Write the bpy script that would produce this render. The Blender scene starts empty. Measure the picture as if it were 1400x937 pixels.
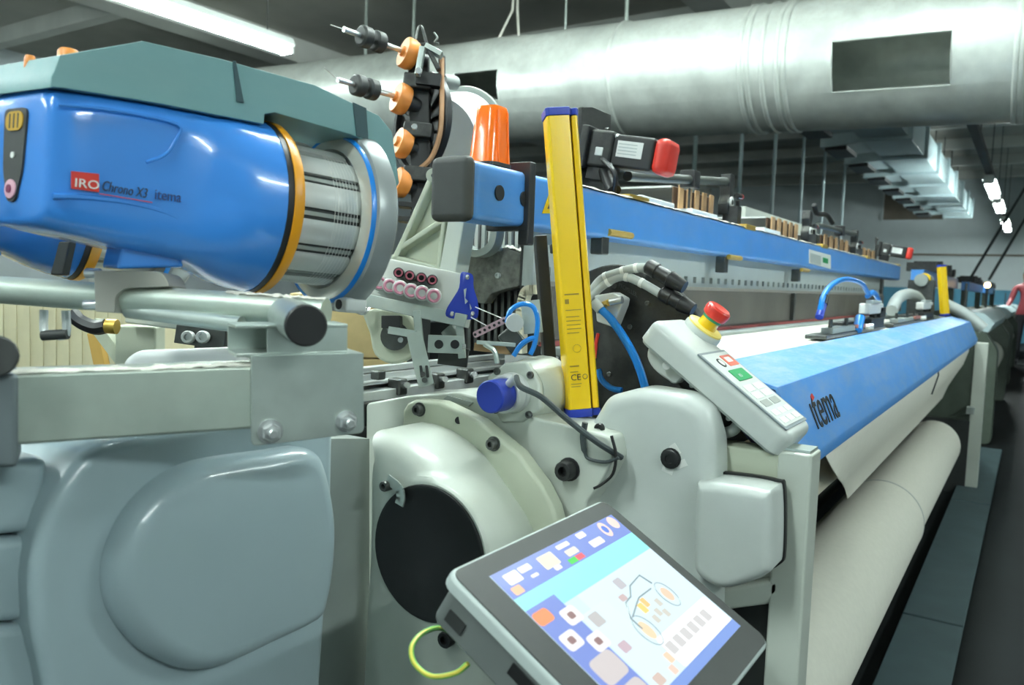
import bpy, bmesh, math, random
from mathutils import Vector as V, Matrix

random.seed(4)
scn = bpy.context.scene
COL = scn.collection

# ---------------------------------------------------------------- camera
FPX, CXP, CYP = 1100.0, 700.0, 468.5          # focal length and centre for a 1400x937 frame
CAM = V((0, 0, 1.2))
def _basis():
    L = V((1415 - CXP, CYP - 410, FPX)); L2 = V((415 - CXP, CYP - 375, FPX))
    X = L.normalized(); Z = L.cross(L2).normalized()
    if Z.y < 0: Z = -Z
    Y = Z.cross(X)
    if Y.x > 0: Y = -Y
    return X, Y, Z
_X, _Y, _Z = _basis()
RIGHT = V((_X.x, _Y.x, _Z.x)); UP = V((_X.y, _Y.y, _Z.y)); FWD = V((_X.z, _Y.z, _Z.z))
cd = bpy.data.cameras.new('camera'); cam = bpy.data.objects.new('camera', cd); COL.objects.link(cam)
cd.sensor_width = 36; cd.lens = FPX / 1400 * 36; cd.clip_start = .02; cd.clip_end = 200
m = Matrix.Identity(4)
for i in range(3):
    m[i][0] = RIGHT[i]; m[i][1] = UP[i]; m[i][2] = -FWD[i]; m[i][3] = CAM[i]
cam.matrix_world = m
cd.dof.use_dof = True; cd.dof.focus_distance = 1.3; cd.dof.aperture_fstop = 7.0
scn.camera = cam

# ---------------------------------------------------------------- world, exposure
scn.view_settings.view_transform = 'Standard'
scn.view_settings.look = 'None'
scn.view_settings.exposure = 0.22
scn.view_settings.gamma = 1.0
scn.view_settings.use_curve_mapping = False
w = bpy.data.worlds.new('world'); scn.world = w; w.use_nodes = True
bg = w.node_tree.nodes['Background']
bg.inputs[0].default_value = (.62, .80, .82, 1); bg.inputs[1].default_value = .30

# ---------------------------------------------------------------- measuring helpers (photo pixel -> point on a plane of the hall)
def ray(px, py): return RIGHT * ((px - CXP) / FPX) + UP * ((CYP - py) / FPX) + FWD
def PD(px, py, d): return CAM + ray(px, py) * d
def PA(px, py, ax, v):
    r = ray(px, py); return CAM + r * ((v - CAM[ax]) / r[ax])
def PX(px, py, v): return PA(px, py, 0, v)
def PY(px, py, v): return PA(px, py, 1, v)
def PZ(px, py, v): return PA(px, py, 2, v)
EX, EY, EZ = V((1, 0, 0)), V((0, 1, 0)), V((0, 0, 1))

# ---------------------------------------------------------------- materials
def lin(c):
    c = c / 255.0
    return c / 12.92 if c <= .04045 else ((c + .055) / 1.055) ** 2.4
MATS = {}
def mat(name, rgb, rough=.5, metal=0, var=.06, scale=18, bump=0, bscale=200, spec=.5, coat=0, emit=None, es=0, dust=0, trans=0, aniso=0, dustcol=(190, 190, 180)):
    if name in MATS: return MATS[name]
    M = bpy.data.materials.new(name); M.use_nodes = True
    nt = M.node_tree; N = nt.nodes; Lk = nt.links
    b = N['Principled BSDF']
    c = tuple(lin(x) for x in rgb) + (1,)
    b.inputs['Roughness'].default_value = rough; b.inputs['Metallic'].default_value = metal
    b.inputs['Specular IOR Level'].default_value = spec
    b.inputs['Coat Weight'].default_value = coat; b.inputs['Coat Roughness'].default_value = .08
    b.inputs['Transmission Weight'].default_value = trans
    if emit:
        b.inputs['Emission Color'].default_value = tuple(lin(x) for x in emit) + (1,)
        b.inputs['Emission Strength'].default_value = es
    tc = N.new('ShaderNodeTexCoord')
    if var > 0:
        nz = N.new('ShaderNodeTexNoise'); nz.inputs['Scale'].default_value = scale; nz.inputs['Detail'].default_value = 5
        Lk.new(tc.outputs['Object'], nz.inputs['Vector'])
        rp = N.new('ShaderNodeValToRGB')
        rp.color_ramp.elements[0].position = .3; rp.color_ramp.elements[1].position = .7
        rp.color_ramp.elements[0].color = tuple(x * (1 - var) for x in c[:3]) + (1,)
        rp.color_ramp.elements[1].color = tuple(min(1, x * (1 + var)) for x in c[:3]) + (1,)
        Lk.new(nz.outputs['Fac'], rp.inputs['Fac'])
        src = rp.outputs['Color']
        if dust > 0:      # lint that has settled on upward faces, in patches
            n2 = N.new('ShaderNodeTexNoise'); n2.inputs['Scale'].default_value = 14; n2.inputs['Detail'].default_value = 8; n2.inputs['Roughness'].default_value = .7
            mp = N.new('ShaderNodeMapping'); mp.inputs['Scale'].default_value = (.5, 1.6, 1.6)
            Lk.new(tc.outputs['Object'], mp.inputs['Vector']); Lk.new(mp.outputs['Vector'], n2.inputs['Vector'])
            r2 = N.new('ShaderNodeValToRGB'); r2.color_ramp.elements[0].position = .42; r2.color_ramp.elements[1].position = .68
            Lk.new(n2.outputs['Fac'], r2.inputs['Fac'])
            ge = N.new('ShaderNodeNewGeometry'); sx = N.new('ShaderNodeSeparateXYZ'); Lk.new(ge.outputs['Normal'], sx.inputs[0])
            mr = N.new('ShaderNodeMapRange'); mr.inputs['From Min'].default_value = -.1; mr.inputs['From Max'].default_value = .9
            mr.inputs['To Min'].default_value = .12; mr.inputs['To Max'].default_value = 1
            Lk.new(sx.outputs['Z'], mr.inputs['Value'])
            mu = N.new('ShaderNodeMath'); mu.operation = 'MULTIPLY'; Lk.new(r2.outputs['Color'], mu.inputs[0]); Lk.new(mr.outputs['Result'], mu.inputs[1])
            m2 = N.new('ShaderNodeMath'); m2.operation = 'MULTIPLY'; m2.inputs[1].default_value = dust; Lk.new(mu.outputs[0], m2.inputs[0])
            mx = N.new('ShaderNodeMixRGB'); mx.inputs['Color2'].default_value = tuple(lin(x) for x in dustcol) + (1,)
            Lk.new(m2.outputs[0], mx.inputs['Fac']); Lk.new(src, mx.inputs['Color1']); src = mx.outputs['Color']
        Lk.new(src, b.inputs['Base Color'])
    else:
        b.inputs['Base Color'].default_value = c
    if bump > 0:
        nb = N.new('ShaderNodeTexNoise'); nb.inputs['Scale'].default_value = bscale; nb.inputs['Detail'].default_value = 3
        Lk.new(tc.outputs['Object'], nb.inputs['Vector'])
        bm_ = N.new('ShaderNodeBump'); bm_.inputs['Strength'].default_value = bump; bm_.inputs['Distance'].default_value = .002
        Lk.new(nb.outputs['Fac'], bm_.inputs['Height']); Lk.new(bm_.outputs['Normal'], b.inputs['Normal'])
    MATS[name] = M
    return M
m_cast = mat('cast_paint', (196, 202, 192), .38, var=.05, scale=9, coat=.25, bump=.06, bscale=120)
m_castgreen = mat('cast_paint_green', (186, 192, 172), .45, var=.06, scale=12, bump=.08, bscale=140)
m_cover = mat('cover_paint', (158, 176, 182), .28, var=.03, scale=6, coat=.4, bump=.04, bscale=90)
m_plast = mat('grey_plastic', (196, 202, 198), .38, var=.03, scale=20, coat=.15)
m_plastd = mat('grey_plastic_darker', (150, 158, 154), .45, var=.04)
m_blue = mat('blue_paint', (78, 150, 228), .36, var=.05, scale=10, dust=.45, bump=.03)
m_bluec = mat('blue_cover_paint', (84, 150, 222), .42, var=.06, scale=5, dust=.5, bump=.03)
m_fblue = mat('feeder_blue', (58, 132, 216), .24, var=.03, scale=8, coat=.35)
m_teal = mat('feeder_teal', (112, 154, 156), .42, var=.05, scale=10, dust=.25)
m_fyel = mat('feeder_yellow', (224, 152, 24), .35, var=.03)
m_black = mat('black_plastic', (26, 27, 28), .45, var=.12)
m_blackm = mat('black_metal', (34, 36, 36), .42, metal=.2, var=.15, scale=30, dust=.3)
m_charcoal = mat('charcoal_plastic', (46, 49, 48), .55, var=.08, scale=40)
m_galv = mat('galvanised_steel', (190, 200, 194), .3, metal=.6, var=.1, scale=22, dust=.0)
m_galvd = mat('dusty_galvanised_steel', (182, 194, 184), .42, metal=.5, var=.1, scale=22, dust=.9, dustcol=(196, 196, 184))
m_steel = mat('bright_steel', (212, 216, 216), .24, metal=.7, var=.06)
m_dsteel = mat('dark_steel', (92, 94, 92), .35, metal=.8, var=.15, scale=60)
m_alu = mat('aluminium', (206, 210, 208), .38, metal=.3, var=.05)
m_orange = mat('orange_plastic', (224, 138, 60), .4, var=.06)
m_yellow = mat('yellow_enamel', (240, 198, 16), .25, var=.02, coat=.3)
m_dblue = mat('deep_blue_plastic', (24, 52, 160), .4, var=.06)
m_red = mat('red_plastic', (206, 52, 40), .35, var=.04)
m_white = mat('white_plastic', (224, 226, 222), .4, var=.03)
m_pale = mat('pale_panel', (176, 184, 182), .5, var=.05, scale=6)
m_cloth = mat('white_cloth', (222, 220, 208), .85, var=.025, scale=60, bump=.2, bscale=900, spec=.2)
m_wood = mat('heald_wood', (188, 150, 108), .6, var=.12, scale=30)
m_brass = mat('brass', (206, 172, 84), .35, metal=.7, var=.1)
m_hose = mat('blue_hose', (20, 128, 216), .3, var=.03, coat=.2)
m_ghose = mat('grey_hose', (170, 176, 174), .45, var=.05)
m_cable = mat('dark_cable', (62, 70, 72), .4, var=.05)
m_pink = mat('pink_ceramic', (206, 140, 160), .3, var=.04)
m_lint = mat('lint', (206, 204, 194), .95, var=.08, scale=80, bump=.8, bscale=400, spec=.1)

# ---------------------------------------------------------------- mesh building
def cat(pts, n=6, closed=False):
    """smooth curve through points"""
    P = [V(p) for p in pts]; out = []
    k = len(P); rng = range(k) if closed else range(k - 1)
    for i in rng:
        p1, p2 = P[i], P[(i + 1) % k]
        p0 = P[(i - 1) % k] if (closed or i > 0) else p1 * 2 - p2
        p3 = P[(i + 2) % k] if (closed or i < k - 2) else p2 * 2 - p1
        for j in range(n):
            t = j / n
            out.append(.5 * ((2 * p1) + (p2 - p0) * t + (2 * p0 - 5 * p1 + 4 * p2 - p3) * t * t + (3 * p1 - p0 - 3 * p2 + p3) * t ** 3))
    if not closed: out.append(P[-1])
    return out
def frame_of(axis, hint=None):
    a = V(axis).normalized(); h = V(hint) if hint is not None else (EZ if abs(a.z) < .9 else EX)
    u = (h - a * h.dot(a)).normalized(); return a, u, a.cross(u)
class B:
    def __init__(s): s.v = []; s.f = []
    def add(s, v, f):
        o = len(s.v); s.v += [V(p) for p in v]; s.f += [tuple(i + o for i in q) for q in f]; return s
    def box(s, c, size, fr=None):
        ax, ay, az = fr if fr else (EX, EY, EZ); c = V(c); sx, sy, sz = (x / 2 for x in size)
        v = [c + ax * (i * sx) + ay * (j * sy) + az * (k * sz) for i in (-1, 1) for j in (-1, 1) for k in (-1, 1)]
        return s.add(v, [(0, 1, 3, 2), (4, 6, 7, 5), (0, 4, 5, 1), (2, 3, 7, 6), (0, 2, 6, 4), (1, 5, 7, 3)])
    def bx(s, x0, x1, y0, y1, z0, z1): return s.box(((x0 + x1) / 2, (y0 + y1) / 2, (z0 + z1) / 2), (abs(x1 - x0), abs(y1 - y0), abs(z1 - z0)))
    def prism(s, pts, vec):
        n = len(pts); P = [V(p) for p in pts]; vec = V(vec)
        nn = V((0, 0, 0))
        for i in range(n): nn += (P[i] - P[0]).cross(P[(i + 1) % n] - P[0])
        if nn.dot(vec) > 0: P.reverse()
        return s.add(P + [p + vec for p in P], [tuple(range(n)), tuple(range(2 * n - 1, n - 1, -1))] + [(i, i + n, (i + 1) % n + n, (i + 1) % n) for i in range(n)])
    def loft(s, rings, cap0=True, cap1=True, closed=True):
        n = len(rings[0]); v = [p for r in rings for p in r]; f = []
        for k in range(len(rings) - 1):
            for i in range(n if closed else n - 1):
                a = k * n + i; b2 = k * n + (i + 1) % n
                f.append((a, b2, b2 + n, a + n))
        if cap0: f.append(tuple(range(n - 1, -1, -1)))
        if cap1: f.append(tuple(range((len(rings) - 1) * n, len(rings) * n)))
        return s.add(v, f)
    def lathe(s, o, axis, prof, n=24, hint=None, a0=0, a1=360):
        a, u, w_ = frame_of(axis, hint); o = V(o); full = abs(a1 - a0) >= 359.9
        cnt = n if full else n + 1; rings = []
        for t, r in prof:
            r = max(r, 1e-5)
            rings.append([o + a * t + (u * math.cos(q) + w_ * math.sin(q)) * r for q in (math.radians(a0 + (a1 - a0) * i / n) for i in range(cnt))])
        return s.loft(rings, prof[0][1] > 1e-4 and full, prof[-1][1] > 1e-4 and full, full)
    def cyl(s, p0, p1, r, r1=None, n=20):
        p0, p1 = V(p0), V(p1); return s.lathe(p0, p1 - p0, [(0, r), ((p1 - p0).length, r if r1 is None else r1)], n)
    def tube(s, pts, r, n=8, closed=False):
        P = [V(p) for p in pts]; k = len(P); rings = []; u = None
        for i in range(k):
            if closed: t = P[(i + 1) % k] - P[i - 1]
            else: t = P[min(i + 1, k - 1)] - P[max(i - 1, 0)]
            t.normalize()
            if u is None: _, u, w_ = frame_of(t)
            else:
                u = (u - t * u.dot(t)).normalized(); w_ = t.cross(u)
            rr = r[i] if isinstance(r, (list, tuple)) else r
            rings.append([P[i] + (u * math.cos(2 * math.pi * j / n) + w_ * math.sin(2 * math.pi * j / n)) * rr for j in range(n)])
        if closed:
            rings.append(rings[0]); return s.loft(rings, False, False)
        return s.loft(rings)
    def sphere(s, c, r, n=12, sq=(1, 1, 1)):
        c = V(c); o = len(s.v)
        s.lathe(c, EZ, [(-r * math.cos(math.pi * i / n), r * math.sin(math.pi * i / n)) for i in range(n + 1)], n * 2)
        for i in range(o, len(s.v)):
            d = s.v[i] - c; s.v[i] = c + V((d.x * sq[0], d.y * sq[1], d.z * sq[2]))
        return s
    def obj(s, name, mt, parent=None, bevel=0, seg=2, label=None, cat=None, group=None, kind=None, sharp=38):
        me = bpy.data.meshes.new(name)
        lo = [min(p[i] for p in s.v) for i in range(3)]; hi = [max(p[i] for p in s.v) for i in range(3)]
        c = V([(a + b2) / 2 for a, b2 in zip(lo, hi)])
        if parent is None and kind != 'structure': c.z = lo[2]
        me.from_pydata([p - c for p in s.v], [], s.f)
        bm = bmesh.new(); bm.from_mesh(me); bmesh.ops.recalc_face_normals(bm, faces=bm.faces); bm.to_mesh(me); bm.free()
        me.materials.append(mt)
        me.polygons.foreach_set('use_smooth', [True] * len(me.polygons)); me.set_sharp_from_angle(angle=math.radians(sharp))
        o = bpy.data.objects.new(name, me); COL.objects.link(o)
        place(o, c, parent)
        if bevel:
            md = o.modifiers.new('bevel', 'BEVEL'); md.width = bevel; md.segments = seg; md.limit_method = 'ANGLE'; md.angle_limit = math.radians(sharp)
            md = o.modifiers.new('normals', 'WEIGHTED_NORMAL'); md.keep_sharp = False
        tag(o, label, cat, group, kind)
        return o
WO = {}
def place(o, c, parent):
    WO[o] = V(c)
    if parent is not None:
        o.parent = parent; o.location = V(c) - WO[parent]
    else: o.location = c
def tag(o, label=None, cat=None, group=None, kind=None):
    if label: o['label'] = label
    if cat: o['category'] = cat
    if group: o['group'] = group
    if kind: o['kind'] = kind
    return o
def thing(name, label, cat, loc, group=None):
    o = bpy.data.objects.new(name, None); COL.objects.link(o); o.empty_display_size = .05
    place(o, V(loc), None); return tag(o, label, cat, group)
def copy_tree(o, shift, parent=None, label=None):
    c = o.copy(); COL.objects.link(c)
    if parent is None: c.location = o.location + V(shift); WO[c] = WO[o] + V(shift)
    else: c.parent = parent; WO[c] = WO[o] + V(shift)
    if label: c['label'] = label
    for ch in [x for x in list(COL.objects) if x.parent == o]: copy_tree(ch, shift, c)
    return c
def bolt(p, d, r=.007, name='bolt', parent=None, mt=None, h=None, washer=0):
    d = V(d).normalized(); h = h or r * 1.1; b = B()
    if washer: b.lathe(p, d, [(-.001, washer), (.0015, washer)], 16)
    b.lathe(p, d, [(0, r), (h * .85, r), (h, r * .88), (h, r * .5), (h * .5, r * .48), (h * .5, 1e-6)], 14)
    return b.obj(name, mt or m_dsteel, parent)
def hexbolt(p, d, r=.009, parent=None, washer=.015, mt=None):
    d = V(d).normalized(); b = B()
    b.lathe(p, d, [(-.001, washer), (.002, washer)], 20)
    b.lathe(p, d, [(.002, r), (.0085, r), (.0095, r * .85)], 6); b.lathe(p, d, [(.009, r * .5), (.016, r * .5), (.017, r * .4)], 12)
    return b.obj('bolt', mt or m_steel, parent)
def text(s, size, o, xd, yd, mt, parent, name='lettering', sx=1.0, thick=.0004, shear=0):
    cu = bpy.data.curves.new(name, 'FONT'); cu.body = s; cu.size = size; cu.extrude = thick; cu.shear = shear; cu.resolution_u = 3
    t = bpy.data.objects.new(name, cu); me = bpy.data.meshes.new_from_object(t)
    xd, yd = V(xd).normalized(), V(yd).normalized(); nd = xd.cross(yd); o = V(o)
    b = B(); b.v = [o + xd * (v.co.x * sx) + yd * v.co.y + nd * (v.co.z) for v in me.vertices]; b.f = [tuple(p.vertices) for p in me.polygons]
    bpy.data.objects.remove(t); bpy.data.meshes.remove(me); bpy.data.curves.remove(cu)
    return b.obj(name, mt, parent)
def rrect(c, ax, ay, w_, h, r, n=4):
    """rounded rectangle outline in the plane ax,ay"""
    c = V(c); out = []
    for qx, qy, a in ((1, 1, 0), (-1, 1, 90), (-1, -1, 180), (1, -1, 270)):
        for i in range(n + 1):
            t = math.radians(a + 90 * i / n)
            out.append(c + ax * (qx * (w_ / 2 - r) + r * math.cos(t)) + ay * (qy * (h / 2 - r) + r * math.sin(t)))
    return out
def inset(pts, k, shift=V((0, 0, 0))):
    c = sum((V(p) for p in pts), V((0, 0, 0))) / len(pts); return [c + (V(p) - c) * k + V(shift) for p in pts]
def roundpoly(pts, r, n=4):
    """round the corners of a polygon (3D, planar)"""
    out = []; k = len(pts); P = [V(p) for p in pts]; rs = r if isinstance(r, (list, tuple)) else [r] * k
    for i in range(k):
        a, b2, c = P[i - 1], P[i], P[(i + 1) % k]; d1 = a - b2; d2 = c - b2
        rr = min(rs[i], d1.length * .48, d2.length * .48)
        p1 = b2 + d1.normalized() * rr; p2 = b2 + d2.normalized() * rr
        for j in range(n + 1):
            t = j / n; out.append(p1 * (1 - t) ** 2 + b2 * 2 * t * (1 - t) + p2 * t * t)
    return out
def plump(pts, vec, edge, name, mt, parent, steps=4, radial=False, label=None, **kw):
    """outline extruded by vec whose front rim is rounded by 'edge' (front = pts side); a moulded cover"""
    vec = V(vec); L = vec.length; d = vec.normalized(); n = len(pts); P = [V(p) for p in pts]
    c = sum(P, V((0, 0, 0))) / n; rings = []
    nrm = [None] * n
    for i in range(n):
        t = (P[(i + 1) % n] - P[i - 1]).normalized(); q = t.cross(d)
        if q.dot(P[i] - c) < 0: q = -q
        nrm[i] = q
    if sum(1 for i in range(n) if (P[i] + nrm[i] * .001 - c).length > (P[i] - c).length) < n / 2: nrm = [-q for q in nrm]
    if radial: nrm = [(q - c).normalized() for q in P]
    for k in range(steps + 1):
        a = math.pi / 2 * k / steps
        rings.append([P[i] - nrm[i] * (edge * (1 - math.sin(a))) + d * (edge * (1 - math.cos(a))) for i in range(n)])
    rings.append([P[i] + vec for i in range(n)])
    return B().loft(rings).obj(name, mt, parent, label=label, sharp=50, **kw)

def lint_strip(p0, p1, across, up, wid, hgt, seed, n=60):
    """ragged strip of fibre fluff lying along an edge"""
    random.seed(seed); b = B(); rows = []
    for i in range(n + 1):
        p = V(p0).lerp(V(p1), i / n); row = []
        w_ = wid * random.uniform(.6, 1.1)
        o = random.uniform(-.25, .1) * hgt
        for j in range(6):
            t = j / 5; row.append(p + V(across) * (w_ * t) - V(across) * random.uniform(0, .0012) + V(up) * (hgt * math.sin(math.pi * min(1, t * 1.1 + .08)) * random.uniform(.15, 1) + (o if j in (0, 5) else 0)))
        rows.append(row)
    b.loft(rows, False, False, False)
    return b
# ================================================================= SETTING
m_floor = mat('floor_paint', (20, 24, 25), .7, spec=.2, var=.18, scale=3, bump=.1, bscale=40)
m_wall = mat('wall_paint', (204, 214, 216), .8, var=.05, scale=2)
m_dado = mat('dado_blue', (84, 150, 178), .6, var=.06, scale=2)
m_ceil = mat('ceiling_concrete', (176, 176, 168), .9, var=.1, scale=1.5)
m_beam = mat('ceiling_beam_paint', (206, 208, 202), .85, var=.08, scale=2)
m_brown = mat('opening_board', (120, 112, 100), .8, var=.1, scale=4)
m_lampbody = mat('lamp_body', (208, 214, 210), .5, var=.03)
m_tube = mat('fluorescent_tube', (240, 250, 245), .4, var=0, emit=(240, 255, 252), es=150)
m_duct = mat('duct_metal', (212, 218, 212), .36, metal=.4, var=.14, scale=5, bump=.25, bscale=9, dust=.5)
m_wduct = mat('white_duct', (186, 206, 210), .45, var=.04)

B().bx(-5, 26.2, -8, 14.2, -.2, 0).obj('floor', m_floor, kind='structure')
XW, ZC = 26.0, 4.6
# far wall, built round its opening
op = [PX(1210, 250, XW), PX(1290, 300, XW)]
y0, y1, z0, z1 = op[1].y, op[0].y, op[1].z, op[0].z
wl = B(); wl.bx(XW, XW + .2, -8, y0, 0, ZC).bx(XW, XW + .2, y1, 14.2, 0, ZC).bx(XW, XW + .2, y0, y1, 0, z0).bx(XW, XW + .2, y0, y1, z1, ZC)
wf = wl.obj('wall_far', m_wall, kind='structure')
B().bx(XW - .02, XW, -8, 14, .0, 1.43).obj('dado_band', m_dado, wf)
pf = thing('window_1', None, None, (XW, (y0 + y1) / 2, z0)); tag(pf, kind='structure')
B().bx(XW + .12, XW + .16, y0, y1, z0, z1).obj('board', m_brown, pf)
fr = B(); fr.bx(XW - .03, XW + .1, y0 - .06, y0, z0 - .06, z1 + .06).bx(XW - .03, XW + .1, y1, y1 + .06, z0 - .06, z1 + .06).bx(XW - .03, XW + .1, y0, y1, z0 - .06, z0).bx(XW - .03, XW + .1, y0, y1, z1, z1 + .06)
fr.obj('window_frame', m_wall, pf)
B().bx(XW - .05, XW - .01, -8, 14, 2.36, 2.41).obj('trim_1', m_brown, kind='structure')
wb = B().bx(-5, XW, 14, 14.2, 0, ZC).obj('wall_back', m_wall, kind='structure')
for i in range(5):
    x = 3 + i * 5
    B().bx(x - .3, x + .3, 13.7, 14, 0, ZC).obj('pilaster', m_beam, wb)
B().bx(-5.2, -5, -8, 14.2, 0, ZC).obj('wall_left', m_wall, kind='structure')
B().bx(-5, XW, -8.2, -8, 0, ZC).obj('wall_front', m_wall, kind='structure')
ce = B().bx(-5.2, 26.2, -8.2, 14.2, ZC, ZC + .2).obj('ceiling', m_ceil, kind='structure')
for x in (2.2, 6.0, 9.6, 12.5, 15, 17.5, 20, 22.5, 25):
    B().bx(x - .09, x + .09, -8, 14, ZC - .22, ZC).obj('ceiling_beam', m_beam, ce)
for y in (-4.2, 3.2, 9.4):
    B().bx(-5, XW, y - .2, y + .2, ZC - .34, ZC).obj('main_beam', m_beam, ce)

# ---- fluorescent lamps in rows, plus added ones lighting the duct
def lamp(x0, x1, y, z, label, lit=True, group='ceiling fluorescent lamps', rods=True):
    t = thing('fluorescent_lamp', label, 'lamp', ((x0 + x1) / 2, y, z), group)
    b = B().prism([(x0, y - .09, z + .07), (x0, y - .05, z + .14), (x0, y + .05, z + .14), (x0, y + .09, z + .07), (x0, y + .05, z + .055), (x0, y - .05, z + .055)], (x1 - x0, 0, 0))
    b.obj('housing', m_lampbody, t)
    for dy in (-.045, .045):
        B().cyl((x0 + .04, y + dy, z + .02), (x1 - .04, y + dy, z + .02), .019, n=8).obj('tube', m_tube if lit else m_white, t)
    for x in (x0 + .02, x1 - .02):
        B().bx(x - .015, x + .015, y - .075, y + .075, z - .005, z + .06).obj('tube_holder', m_white, t)
    if rods:
        for x in (x0 + .25, x1 - .25):
            B().cyl((x, y, z + .14), (x, y, ZC), .006, n=6).obj('hanging_rod', m_dsteel, t)
a, b_ = PZ(130, 0, 3.2), PZ(395, 75, 3.2)
lamp(b_.x - 1.75, b_.x, b_.y, 3.2, 'long bright fluorescent lamp hanging at the upper left above the teal feeder')
LA = 'unseen ceiling fluorescent lamp over the hall, above the top edge of the picture'
for x in (-1.6, 3.0): lamp(x, x + 1.75, -3.2, 3.2, LA)
for x in (-2.4, 1.2): lamp(x, x + 1.75, .8, 3.2, LA)
for x in (-3.2, 0.6): lamp(x, x + 1.75, 3.4, 3.2, LA)
lamp(-1.2, .55, b_.y, 3.2, LA)
for y in (.8, 3.4): lamp(3.9, 5.65, y, 4.0, LA)  # unseen high lamps, added to brighten the top of the round duct
lamp(2.9, 4.65, 8.5, 4.25, LA)  # one more unseen lamp, added to light the duct's left stretch
far = [((1352, 251), (1362, 271), 'nearest'), ((1366, 278), (1373, 291), 'second'), ((1378, 304), (1382, 313), 'third'), ((1383, 316), (1386, 326), 'last')]
zl = 2.95
for p0, p1, wd in far:
    x0, x1 = PZ(*p0, zl).x, PZ(*p1, zl).x
    yy = .72
    lamp(min(x0, x1), min(max(x0, x1), XW - 1.2), yy, zl, '%s of the small bright lamps receding at the right under the ceiling' % wd, group='far row of lamps', rods=False)
tr = thing('cable_tray', 'long dark lamp rail running under the ceiling towards the far lamps', 'rail', (12, .72, 3.12))
B().bx(8.5, 25.6, .68, .78, 3.12, 3.2).obj('rail', m_charcoal, tr)
for x in (9, 12, 15, 18, 21, 24): B().cyl((x, .73, 3.2), (x, .73, ZC), .008, n=6).obj('hanging_rod', m_dsteel, tr)

# ---- big round air duct crossing the hall
DX, DR = 7.0, .518
def dcz(y): return 3.076 + .03 * (y - 2.4)
du = thing('round_air_duct', 'big round silver ventilation duct hanging across the hall', 'duct', (DX, 2.4, 2.55))
def dpt(y, th, r=DR): return V((DX - r * math.cos(th), y, dcz(y) + r * math.sin(th)))
OPN = []
for pa, pb in (((1138, 60), (1298, 110)), ((622, 102), (680, 135))):
    ya, yb = PX(pb[0], pb[1], 6.5).y, PX(pa[0], pa[1], 6.5).y
    za, zb = PX(pb[0], pb[1], 6.5).z, PX(pa[0], pa[1], 6.5).z
    yc = (ya + yb) / 2
    OPN.append((ya, yb, math.asin((za - dcz(yc)) / DR), math.asin((zb - dcz(yc)) / DR)))
ys = sorted(set([-3, 16] + [v for o in OPN for v in o[:2]] + [i * .5 - 2.75 for i in range(38)]))
ths = sorted(set([v for o in OPN for v in o[2:]] + [math.radians(-180 + i * 7.5) for i in range(48)]))
b = B(); nt_ = len(ths); vv = []; ff = []
for rr in (DR, DR - .012):
    for y in ys:
        for th in ths: vv.append(dpt(y, th, rr + .006 * math.sin(y * 7 + th * 5) * max(0, math.sin(th))))
def hole(y, th): return any(o[0] < y < o[1] and o[2] < th < o[3] for o in OPN)
nl = len(ys) * nt_
for lay in (0, 1):
    for i in range(len(ys) - 1):
        for j in range(nt_):
            j2 = (j + 1) % nt_; ym = (ys[i] + ys[i + 1]) / 2; tm = (ths[j] + ths[j2]) / 2 if j2 else ths[j] + .05
            if hole(ym, tm): continue
            q = (i * nt_ + j, i * nt_ + j2, (i + 1) * nt_ + j2, (i + 1) * nt_ + j); q = tuple(k + lay * nl for k in q)
            ff.append(q if lay == 0 else q[::-1])
b.add(vv, ff); b.obj('duct_pipe', m_duct, du, sharp=60)
for o in OPN:     # folded rim of each opening
    loop = [dpt(o[0] + (o[1] - o[0]) * k / 6, o[3]) for k in range(7)] + [dpt(o[1], o[3] + (o[2] - o[3]) * k / 6) for k in range(1, 7)] + \
           [dpt(o[1] + (o[0] - o[1]) * k / 6, o[2]) for k in range(1, 7)] + [dpt(o[0], o[2] + (o[3] - o[2]) * k / 6) for k in range(1, 6)]
    B().tube(loop, .007, 5, True).obj('opening_rim', m_duct, du)
for px in (1010, 1020, 1040, 1060, 1070, 1388, 1396, 830):
    y = PX(px, 95, 6.49).y
    B().lathe((DX, y, dcz(y)), EY, [(-.02, DR), (-.008, DR + .014), (.008, DR + .014), (.02, DR)], 48).obj('seam_ring', m_duct, du)
for px in (500, 565, 772, 855):
    y = PX(px, 60, DX).y
    B().cyl((DX, y, dcz(y) + DR - .02), (DX, y, ZC), .018 if px != 772 else .01, n=6).obj('hanger', m_galv, du)
y = PX(710, 60, DX).y
b = B()
for s in (-1, 1): b.tube([(DX - .2, y + s * .12, dcz(y) + DR - .05), (DX - .1, y + s * .03, dcz(y) + DR + .25), (DX - .1, y + s * .01, ZC)], .012, 6)
b.obj('hanger_rope', m_lint, du)

# ---- rectangular white ducts with outlets further back
wd = thing('rectangular_air_duct', 'pale rectangular air duct with stepped side outlets behind the round duct', 'duct', (16, 1.9, 3.2))
for i in range(8):
    x = 10.2 + i * 1.75
    B().bx(x, x + 1.68, 1.55, 2.15, 3.3, 3.72).obj('duct_section', m_wduct, wd, bevel=.01)
    B().bx(x + 1.66, x + 1.76, 1.5, 2.2, 3.26, 3.77).obj('flange', m_wduct, wd)
    B().prism([(x + .3, 2.15, 3.68), (x + .3, 2.75, 3.5), (x + .3, 2.75, 3.28), (x + .3, 2.15, 3.32)], (.9, 0, 0)).obj('outlet', m_wduct, wd)
    B().bx(x + .36, x + 1.14, 2.4, 2.7, 3.24, 3.3).obj('outlet_grille', m_black, wd)
for i in range(8):
    B().cyl((10.9 + i * 1.75, 1.85, 3.7), (10.9 + i * 1.75, 1.85, ZC), .01, n=6).obj('hanging_rod', m_dsteel, wd)
ORD = iter(('leftmost', 'second', 'third', 'fourth', 'fifth', 'rightmost'))
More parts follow.
